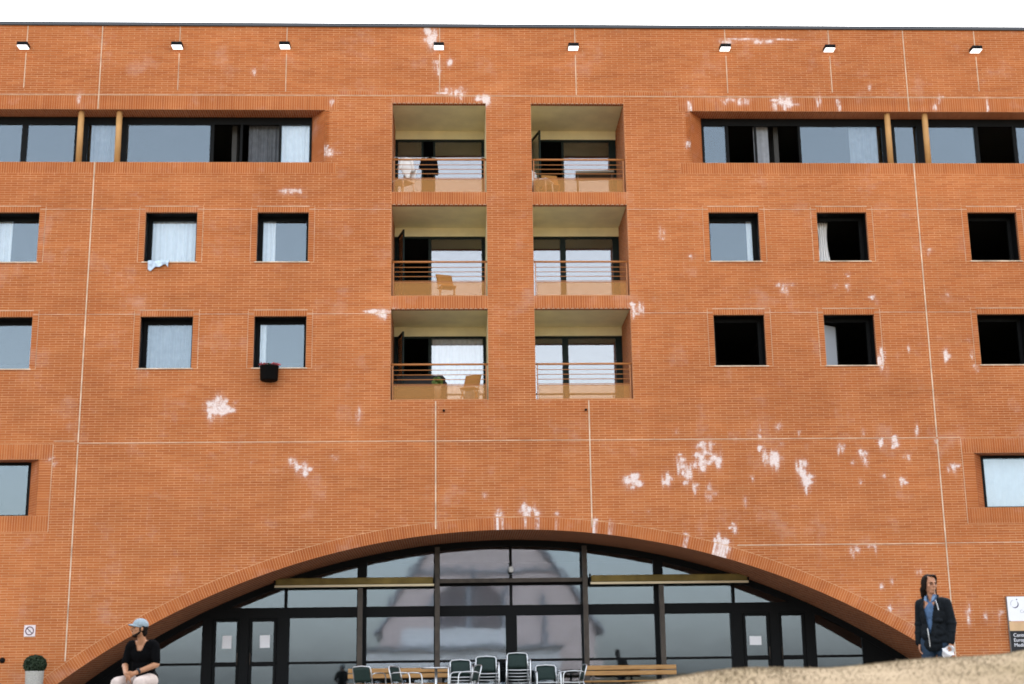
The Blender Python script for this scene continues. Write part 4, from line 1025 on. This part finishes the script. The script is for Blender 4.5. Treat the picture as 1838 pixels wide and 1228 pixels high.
def head_prims(c, yaw, pitch=0, s=1.0):
    R_ = RZ(yaw) @ Matrix.Rotation(rad(pitch), 3, 'X'); c = Vector(c)
    def P(x, y, z): return c + R_ @ Vector((x, y, z)) * s
    def E(x, y, z, a, b, d): return ('e', P(x, y, z), (a * s, b * s, d * s), R_)
    return R_, P, [E(0, .012, .03, .075, .093, .088), E(0, -.012, -.035, .062, .074, .075), E(0, -.045, -.088, .036, .036, .028), E(0, -.078, .028, .05, .018, .014),
        ('c', P(0, -.088, .02), P(0, -.113, -.022), .009 * s, .014 * s), E(0, -.103, -.026, .018, .012, .009), E(0, -.083, -.055, .026, .012, .008), E(0, -.08, -.067, .022, .012, .008),
        E(.078, .012, -.005, .010, .018, .030), E(-.078, .012, -.005, .010, .018, .030), E(.04, -.055, -.018, .026, .026, .024), E(-.04, -.055, -.018, .026, .026, .024)]
def hand_prims(w, d, up, side, curl=.5, s=1.0):
    """w wrist, d finger direction, up back of hand, side towards the thumb"""
    w, d, up, side = Vector(w), Vector(d).normalized(), Vector(up).normalized(), Vector(side).normalized()
    pr = [('c', w, w + d * .03 * s, .024 * s, .026 * s)]
    for k, L in ((-.030, .062), (-.010, .074), (.010, .078), (.030, .070)):
        b = w + d * .085 * s + side * k * s
        pr.append(('c', w + d * .02 * s + side * k * .6 * s, b, .017 * s, .012 * s))
        m1 = b + (d * math.cos(curl) - up * math.sin(curl)) * L * .5 * s; m2 = m1 + (d * math.cos(curl * 2.1) - up * math.sin(curl * 2.1)) * L * .5 * s
        pr += [('c', b, m1, .0098 * s, .009 * s), ('c', m1, m2, .009 * s, .0078 * s)]
    t0 = w + d * .03 * s + side * .028 * s; t1 = t0 + (side * .8 + d * .7 - up * .2).normalized() * .038 * s; t2 = t1 + (d - up * .35 + side * .15).normalized() * .032 * s
    return pr + [('c', t0, t1, .013 * s, .0105 * s), ('c', t1, t2, .0105 * s, .0085 * s)]
def eyes(P, s, parent):
    for k in (-1, 1):
        m = MB(); c = P(k * .032, -.083, .006); bm = bmesh.new(); bmesh.ops.create_uvsphere(bm, u_segments=12, v_segments=8, radius=.0095 * s, matrix=Matrix.Translation(c))
        me = bpy.data.meshes.new('eye'); bm.to_mesh(me); bm.free(); me.materials.append(M['eye']); link(bpy.data.objects.new('eye', me), parent)
M['eye'] = principled('eye_dark', (.03, .02, .015), .3)
def skin(name, c): return grainy(name, c, .55, .12, 18)
M['skin_a'] = skin('tanned_skin', (.40, .19, .10)); M['skin_b'] = skin('fair_skin', (.42, .20, .115))
M['hair'] = grainy('dark_brown_hair', (.012, .008, .006), .8, .4, 40, spec=.1); M['jacket'] = grainy('black_jacket_cloth', (.0065, .0085, .011), .8, .35, 25, spec=.12); M['pale_shirt'] = grainy('pale_collar_cloth', (.16, .24, .36), .85, .15, 20)
M['shirt'] = grainy('blue_shirt_cloth', (.065, .12, .22), .8, .25, 20); M['jeans'] = grainy('blue_jeans', (.014, .030, .055), .85, .3, 25)
M['tee'] = grainy('black_tee_cloth', (.0035, .0035, .004), .95, .25, 25, spec=.04); M['shorts'] = grainy('pale_pink_trousers', (.56, .46, .41), .85, .1, 20)
M['cap_cloth'] = grainy('pale_blue_cap_cloth', (.26, .32, .36), .8, .2, 25); M['shoe'] = principled('dark_shoe', (.03, .025, .02), .6)
M['zip'] = principled('zip_metal', (.6, .6, .6), .4, .6)

# --- standing person on the bank side, torso turned left, looking right, paper in hand
def standing():
    gz = ground_z(4.80, -15.4); RB = -42
    t = thing('person', 'person with long dark hair in a black jacket and blue shirt holding white paper', 'person', (4.80, -15.4, gz + .0), rad(RB))
    R_, P, hp = head_prims((0, -.035, 1.63), 54, 4, 1.04)
    arm_r = [('c', (.185, .02, 1.40), (.215, .05, 1.13), .048, .042), ('c', (.215, .05, 1.13), (.215, -.02, .885), .042, .027)]
    arm_l = [('c', (-.185, .02, 1.40), (-.21, .05, 1.13), .048, .042), ('c', (-.21, .05, 1.13), (-.2, -.02, .885), .042, .027)]
    legs = []
    for s, fy in ((-1, -.04), (1, .03)): legs += [('c', (s * .095, 0, .92), (s * .11, fy, .49), .085, .056), ('c', (s * .11, fy, .49), (s * .115, fy + .04, .09), .056, .038), ('c', (s * .115, fy + .05, .05), (s * .13, fy - .14, .04), .04, .03)]
    torso = [('e', (0, .01, .96), (.15, .105, .13)), ('e', (0, .01, 1.12), (.135, .10, .16)), ('e', (0, .0, 1.29), (.15, .105, .15)), ('c', (-.13, .01, 1.40), (.13, .01, 1.40), .055, .055), ('c', (0, .015, 1.39), (0, -.015, 1.55), .058, .052)]
    b = sculpt('body', hp + torso + arm_r + arm_l + legs + hand_prims((.215, -.025, .875), (.05, -.25, -1), (1, 0, .1), (0, -1, 0), .75) + hand_prims((-.2, -.025, .875), (.1, -.3, -1), (-1, 0, .1), (0, -1, 0), .5), 'skin_b', t, .0072, 3)
    eyes(P, 1.04, b)
    hair = [('e', P(0, .036, .046), (.084, .092, .088), R_), ('e', P(0, .075, -.03), (.078, .06, .11), R_), ('e', P(.07, .025, .0), (.020, .052, .09), R_), ('e', P(-.072, .03, .0), (.022, .055, .085), R_), ('c', P(-.05, .085, -.06), P(-.05, .10, -.15), .04, .022), ('c', P(.075, .03, -.03), P(.095, .045, -.22), .034, .022), ('c', P(.05, .085, -.06), P(.06, .09, -.23), .045, .026), ('c', P(0, .10, -.08), P(0, .12, -.24), .05, .03), ('e', P(.02, -.03, .108), (.055, .055, .018), R_), ('c', P(.066, -.035, .085), P(.076, -.015, -.04), .018, .012), ('c', P(-.066, -.035, .085), P(-.076, -.015, -.06), .018, .012)]
    sculpt('hair', hair, 'hair', t, .0065, 2)
    sculpt('eyebrows', [('c', P(k * .018, -.098, .026), P(k * .05, -.084, .03), .0045, .0035) for k in (-1, 1)], 'hair', t, .003, 1)
    sh = [('e', (0, .01, 1.12), (.13, .115, .20)), ('e', (0, .0, 1.27), (.14, .112, .17)), ('c', (-.11, .01, 1.39), (.11, .01, 1.39), .056, .056), ('c', (0, .01, 1.42), (0, -.012, 1.49), .08, .068)]
    sculpt('shirt', sh, 'shirt', t, .009, 3, cut=lambda c: c.z > 1.50 or (c.y < -.03 and c.z > 1.40 and abs(c.x) < (c.z - 1.39) * .40))
    for s in (-1, 1):
        MB().hexa([(s * .03, -.108, 1.405), (s * .068, -.104, 1.43), (s * .066, -.096, 1.43), (s * .03, -.10, 1.407), (s * .04, -.085, 1.475), (s * .075, -.05, 1.487), (s * .073, -.042, 1.485), (s * .04, -.077, 1.473)]).build('collar', 'pale_shirt', t)
    # loose jacket hanging straight from the shoulders, creased at waist and elbow
    jk = [('e', (0, .02, .86), (.19, .155, .15)), ('e', (.03, .02, .92), (.195, .15, .12)), ('e', (0, .018, 1.04), (.183, .148, .18)), ('e', (0, .014, 1.22), (.18, .145, .20)), ('e', (0, .012, 1.33), (.18, .132, .12)), ('c', (-.135, .015, 1.395), (.135, .015, 1.395), .072, .072), ('c', (0, .035, 1.42), (0, .035, 1.475), .088, .08)]
    for s in (-1, 1): jk += [('c', (s * .178, .02, 1.385), (s * .215, .05, 1.13), .070, .066), ('c', (s * .215, .05, 1.13), (s * .215, -.015, .93), .066, .054), ('e', (s * .215, .045, 1.13), (.070, .076, .05)), ('e', (s * .215, .01, 1.02), (.066, .066, .03)), ('c', (s * .215, -.01, .93), (s * .215, -.02, .89), .056, .05)]
    jk += [('e', (.08, -.09, 1.0), (.075, .055, .05)), ('e', (.05, -.10, .90), (.08, .05, .04)), ('e', (-.09, -.08, .98), (.06, .05, .07)), ('e', (.11, .09, .92), (.08, .06, .05)), ('e', (.10, -.085, 1.16), (.06, .05, .035)), ('c', (.16, -.05, 1.0), (.10, -.115, 1.10), .028, .02), ('c', (.15, -.06, .9), (.06, -.13, .97), .026, .018)]
    sculpt('jacket', jk, 'jacket', t, .008, 2, cut=lambda c: c.z > 1.50 or c.z < .775 or (c.y < -.01 and c.z > 1.0 and abs(c.x + .01) < .012 + (c.z - 1.0) * .17))
    MB().tube([(-.02, -.168, 1.06), (-.012, -.172, .98), (-.012, -.158, .90), (-.014, -.150, .83)], .006, 6).build('zip', 'zip', t)
    MB().tube([(.10, -.125, 1.42), (.125, -.142, 1.36), (.14, -.150, 1.29)], .005, 6).build('piping', 'zip', t)
    tr = []
    for s, fy in ((-1, -.04), (1, .03)): tr += [('c', (s * .095, .005, .90), (s * .11, fy, .49), .108, .075), ('c', (s * .11, fy, .49), (s * .115, fy + .035, .10), .075, .062)]
    sculpt('trousers', tr + [('e', (0, .01, .95), (.17, .125, .11))], 'jeans', t, .01, 4)
    for s, fy in ((-1, -.04), (1, .03)): sculpt('shoe', [('e', (s * .12, fy + .04, .05), (.045, .06, .05)), ('c', (s * .12, fy + .03, .045), (s * .135, fy - .15, .035), .044, .034)], 'shoe', t, .008, 3)
    # paper in the hand
    h = Matrix.Rotation(rad(RB), 3, 'Z') @ Vector((.20, -.09, .765)) + Vector((4.80, -15.4, gz))
    pm = MB(); n = 8; vs = []
    for j in range(n + 1):
        for i in range(n + 1):
            u, v = i / n - .5, j / n - .5; vs.append((u * .17, .022 * math.sin(u * 7 + v * 5), v * .13 + .012 * math.sin(u * 9)))
    k = n + 1; N_ = len(vs); pm.v = vs + [(a, b_ + .0015, c) for a, b_, c in vs]
    for j in range(n):
        for i in range(n): a = j * k + i; pm.f.append((a, a + 1, a + k + 1, a + k)); pm.f.append((N_ + a, N_ + a + k, N_ + a + k + 1, N_ + a + 1))
    o = pm.build('paper_sheet', 'paper', None, True); o.location = h; o.rotation_euler = (rad(12), rad(-18), rad(10)); tag(o, 'white folded paper held in the hand of the person in the black jacket', 'paper')
standing()

# --- seated person with cap, hands clasped between the knees
def seated():
    X, Y = -5.55, -14.5; gz = ground_z(X, Y)
    t = thing('person', 'seated person in a black T-shirt and pale blue cap with hands clasped', 'person', (X, Y, gz), rad(-14))
    R_, P, hp = head_prims((-.015, -.16, 1.215), -46, -6, .98)
    torso = [('e', (0, .02, .57), (.165, .13, .12)), ('e', (0, .0, .74), (.15, .11, .15)), ('e', (0, -.04, .91), (.17, .115, .15)), ('c', (-.15, -.07, 1.01), (.15, -.07, 1.01), .06, .06), ('c', (0, -.07, 1.0), (-.005, -.125, 1.14), .06, .052)]
    arms = []
    for s in (-1, 1): arms += [('c', (s * .18, -.07, 1.0), (s * .222, -.10, .75), .048, .040), ('c', (s * .222, -.10, .75), (s * .055, -.40, .635), .042, .028)]
    legs = []
    for s in (-1, 1): legs += [('c', (s * .1, 0, .54), (s * .155, -.44, .52), .085, .06), ('c', (s * .155, -.44, .52), (s * .19, -.40, .09), .058, .04), ('c', (s * .19, -.38, .05), (s * .21, -.56, .04), .04, .03)]
    hands = hand_prims((.06, -.395, .637), (-.75, -.55, -.45), (.2, -.5, .85), (.1, -.3, .7), .8) + hand_prims((-.06, -.395, .63), (.75, -.55, -.5), (-.2, -.5, .8), (-.1, -.3, .7), .8)
    b = sculpt('body', hp + torso + arms + legs + hands, 'skin_a', t, .0075, 4)
    eyes(P, .98, b)
    sculpt('hair', [('e', P(0, .035, .02), (.082, .083, .085), R_), ('e', P(0, .075, -.04), (.06, .04, .06), R_), ('c', P(.07, -.01, .01), P(.068, -.005, -.045), .012, .010), ('c', P(-.07, -.01, .01), P(-.068, -.005, -.045), .012, .010)], 'hair', t, .007, 2)
    sculpt('beard', [('e', P(0, -.045, -.098), (.038, .04, .024), R_), ('c', P(.06, -.01, -.055), P(.03, -.055, -.095), .016, .018), ('c', P(-.06, -.01, -.055), P(-.03, -.055, -.095), .016, .018), ('e', P(0, -.09, -.047), (.028, .01, .006), R_)], 'hair', t, .006, 2)
    cp = sculpt('cap', [('e', P(0, .012, .058), (.092, .105, .082), R_)], 'cap_cloth', t, .007, 2, cut=lambda c: (c - P(0, .012, .05)).dot(R_ @ Vector((0, .12, 1))) < -.012)
    m = MB(); n = 14; vs = []
    for j in range(5):
        for i in range(n + 1):
            a = math.pi * (i / n); v = j / 4; rx = .082; ry = .085 + .085 * v
            q = P(rx * math.cos(a) * (1 - .08 * v), -(ry) * math.sin(a) * (.9 + .1 * v) + .01, .058 - .022 * v + .006 * math.sin(a) - .018 * abs(math.cos(a)) * v); vs.append(tuple(q))
    k = n + 1; N_ = len(vs); m.v = vs + [(a, b_, c - .005) for a, b_, c in vs]
    for j in range(4):
        for i in range(n): a = j * k + i; m.f.append((a, a + 1, a + k + 1, a + k)); m.f.append((N_ + a, N_ + a + k, N_ + a + k + 1, N_ + a + 1))
    for i in range(n): a = 4 * k + i; m.f.append((a, a + 1, N_ + a + 1, N_ + a))
    m.build('brim', 'cap_cloth', cp, True)
    ts = [('e', (0, .02, .58), (.19, .155, .13)), ('e', (0, .0, .74), (.165, .13, .16)), ('e', (0, -.04, .90), (.175, .132, .16)), ('c', (-.145, -.07, 1.0), (.145, -.07, 1.0), .08, .08), ('c', (0, -.07, 1.0), (0, -.09, 1.07), .085, .075)]
    for s in (-1, 1): ts += [('c', (s * .175, -.07, .985), (s * .215, -.095, .79), .066, .056)]
    def cut(c):
        if c.z < .52 or (c.z > 1.085 - .35 * max(0, -.05 - c.y) and abs(c.x) < .10): return True
        d = c.z - .93
        return c.y < -.08 and d > 0 and abs(c.x) < .028 + d * .42 and abs(c.x) < .09
    sculpt('tee_shirt', ts, 'tee', t, .009, 4, cut)
    tr = []
    for s in (-1, 1): tr += [('c', (s * .1, 0, .545), (s * .155, -.44, .52), .105, .078), ('c', (s * .155, -.44, .515), (s * .195, -.40, .14), .082, .062)]
    sculpt('trousers', tr + [('e', (0, .03, .55), (.185, .14, .10))], 'shorts', t, .01, 4)
    for s in (-1, 1): sculpt('shoe', [('e', (s * .19, -.39, .05), (.045, .06, .05)), ('c', (s * .19, -.40, .045), (s * .21, -.57, .035), .044, .034)], 'shoe', t, .008, 3)
    MB().tube([(.10, -.34, .672), (.085, -.36, .662)], .037, 14).build('watch', 'black', t, True)
    st = thing('concrete_seat', 'low concrete seat block under the seated person', 'seat', (X + .2, Y + .12, gz))
    MB().box(-1.3, 1.3, -.26, .30, -.05, .44, .02).build('seat_block', 'concrete', st)
seated()

# garments on the balcony line
gm = thing('hanging_shirt', 'white shirt hanging on the top left balcony', 'shirt', (-2.62, .5, 13.0)); sculpt('shirt_cloth', [('e', (0, 0, .28), (.15, .03, .26)), ('c', (-.1, 0, .46), (.1, 0, .46), .05, .05), ('c', (-.13, 0, .45), (-.19, 0, .22), .045, .04), ('c', (.13, 0, .45), (.17, 0, .18), .045, .04), ('e', (.03, .01, .05), (.07, .03, .1))], 'white', gm, .012, 3)
MB().tube([(-.12, 0, .5), (0, 0, .535), (.12, 0, .5)], .006, 6).build('hanger', 'frame', gm)
gj = thing('hanging_jacket', 'black jacket hanging on the top left balcony', 'jacket', (-2.06, .5, 12.98)); sculpt('jacket_cloth', [('e', (.03, 0, .30), (.19, .045, .26)), ('c', (-.12, 0, .46), (.15, 0, .46), .06, .06), ('c', (-.15, 0, .45), (-.2, 0, .26), .05, .05), ('c', (.18, 0, .45), (.22, 0, .1), .055, .05), ('e', (0, .01, .05), (.08, .03, .1))], 'tee', gj, .012, 3)
MB().tube([(-.12, 0, .5), (0, 0, .55), (.12, 0, .5)], .006, 6).build('hanger', 'white', gj)

# ================================================================== across the yard, mirrored in the glazing
M['pink'] = grainy('pink_render', (.66, .55, .53), .85, .08, .4); M['white_render'] = grainy('white_render', (.78, .78, .80), .85, .06, .4); M['slate'] = grainy('slate_roof', (.30, .31, .34), .7, .2, 1.0)
gh = thing('gabled_house', 'pink gabled house across the yard mirrored in the arch glazing', 'building', (1.5, -84, FLOOR - 1.2))
m = MB(); pr = [(-9.4, 0), (9.4, 0), (9.4, 6.6), (0, 19.5), (-9.4, 6.6)]; n = 5
m.v = [(x, 0, z) for x, z in pr] + [(x, -14, z) for x, z in pr]; m.f = [(4, 3, 2, 1, 0), (5, 6, 7, 8, 9)] + [(i, (i + 1) % 5, 5 + (i + 1) % 5, 5 + i) for i in range(5)]
m.build('wall', 'pink', gh)
for s in (-1, 1):
    m = MB(); q = [(s * 9.9, 5.9), (0, 19.6), (0, 20.0), (s * 10.1, 6.2)]; m.v = [(x, .5, z) for x, z in q] + [(x, -14.5, z) for x, z in q]; m.f = [(0, 1, 2, 3), (7, 6, 5, 4), (0, 4, 5, 1), (1, 5, 6, 2), (2, 6, 7, 3), (3, 7, 4, 0)]; m.build('roof', 'slate', gh)
m = MB(); pts = [(-3.4 * math.cos(math.pi * i / 16), 8.0 + 2.6 * math.sin(math.pi * i / 16)) for i in range(17)]; pts = [(3.4, 6.4), (-3.4, 6.4)] + pts
k = len(pts); m.v = [(x - 1.4, .06, z) for x, z in pts] + [(x - 1.4, -.1, z) for x, z in pts]; m.f = [tuple(range(k)), tuple(range(2 * k - 1, k - 1, -1))]; m.build('arched_window', 'glass', gh)
for x in (-4.5, -1.5, 1.6, 4.6): box('pilaster', 'slate', gh, x - .2, x + .2, .002, .3, 0, 13.0 - abs(x) * .8)
box('string_course', 'slate', gh, -6.5, 6.5, .002, .25, 11.2, 11.5)
lb = thing('low_white_building', 'low white flat roofed building across the yard mirrored in the arch glazing', 'building', (0, -78, FLOOR - 1.2))
box('wall', 'white_render', lb, -9, 7, -5, 0, 0, 4.6); box('roof', 'slate', lb, -9.4, 7.4, -5.4, .4, 4.6, 4.9); box('wing', 'white_render', lb, -6, 3.5, -4.9, -1, 4.9, 6.3)
for x in (-7.6, -5.0, -2.4, .2, 2.8, 5.2): box('window', 'glass', lb, x - .7, x + .7, -.05, .03, 1.0, 3.0)
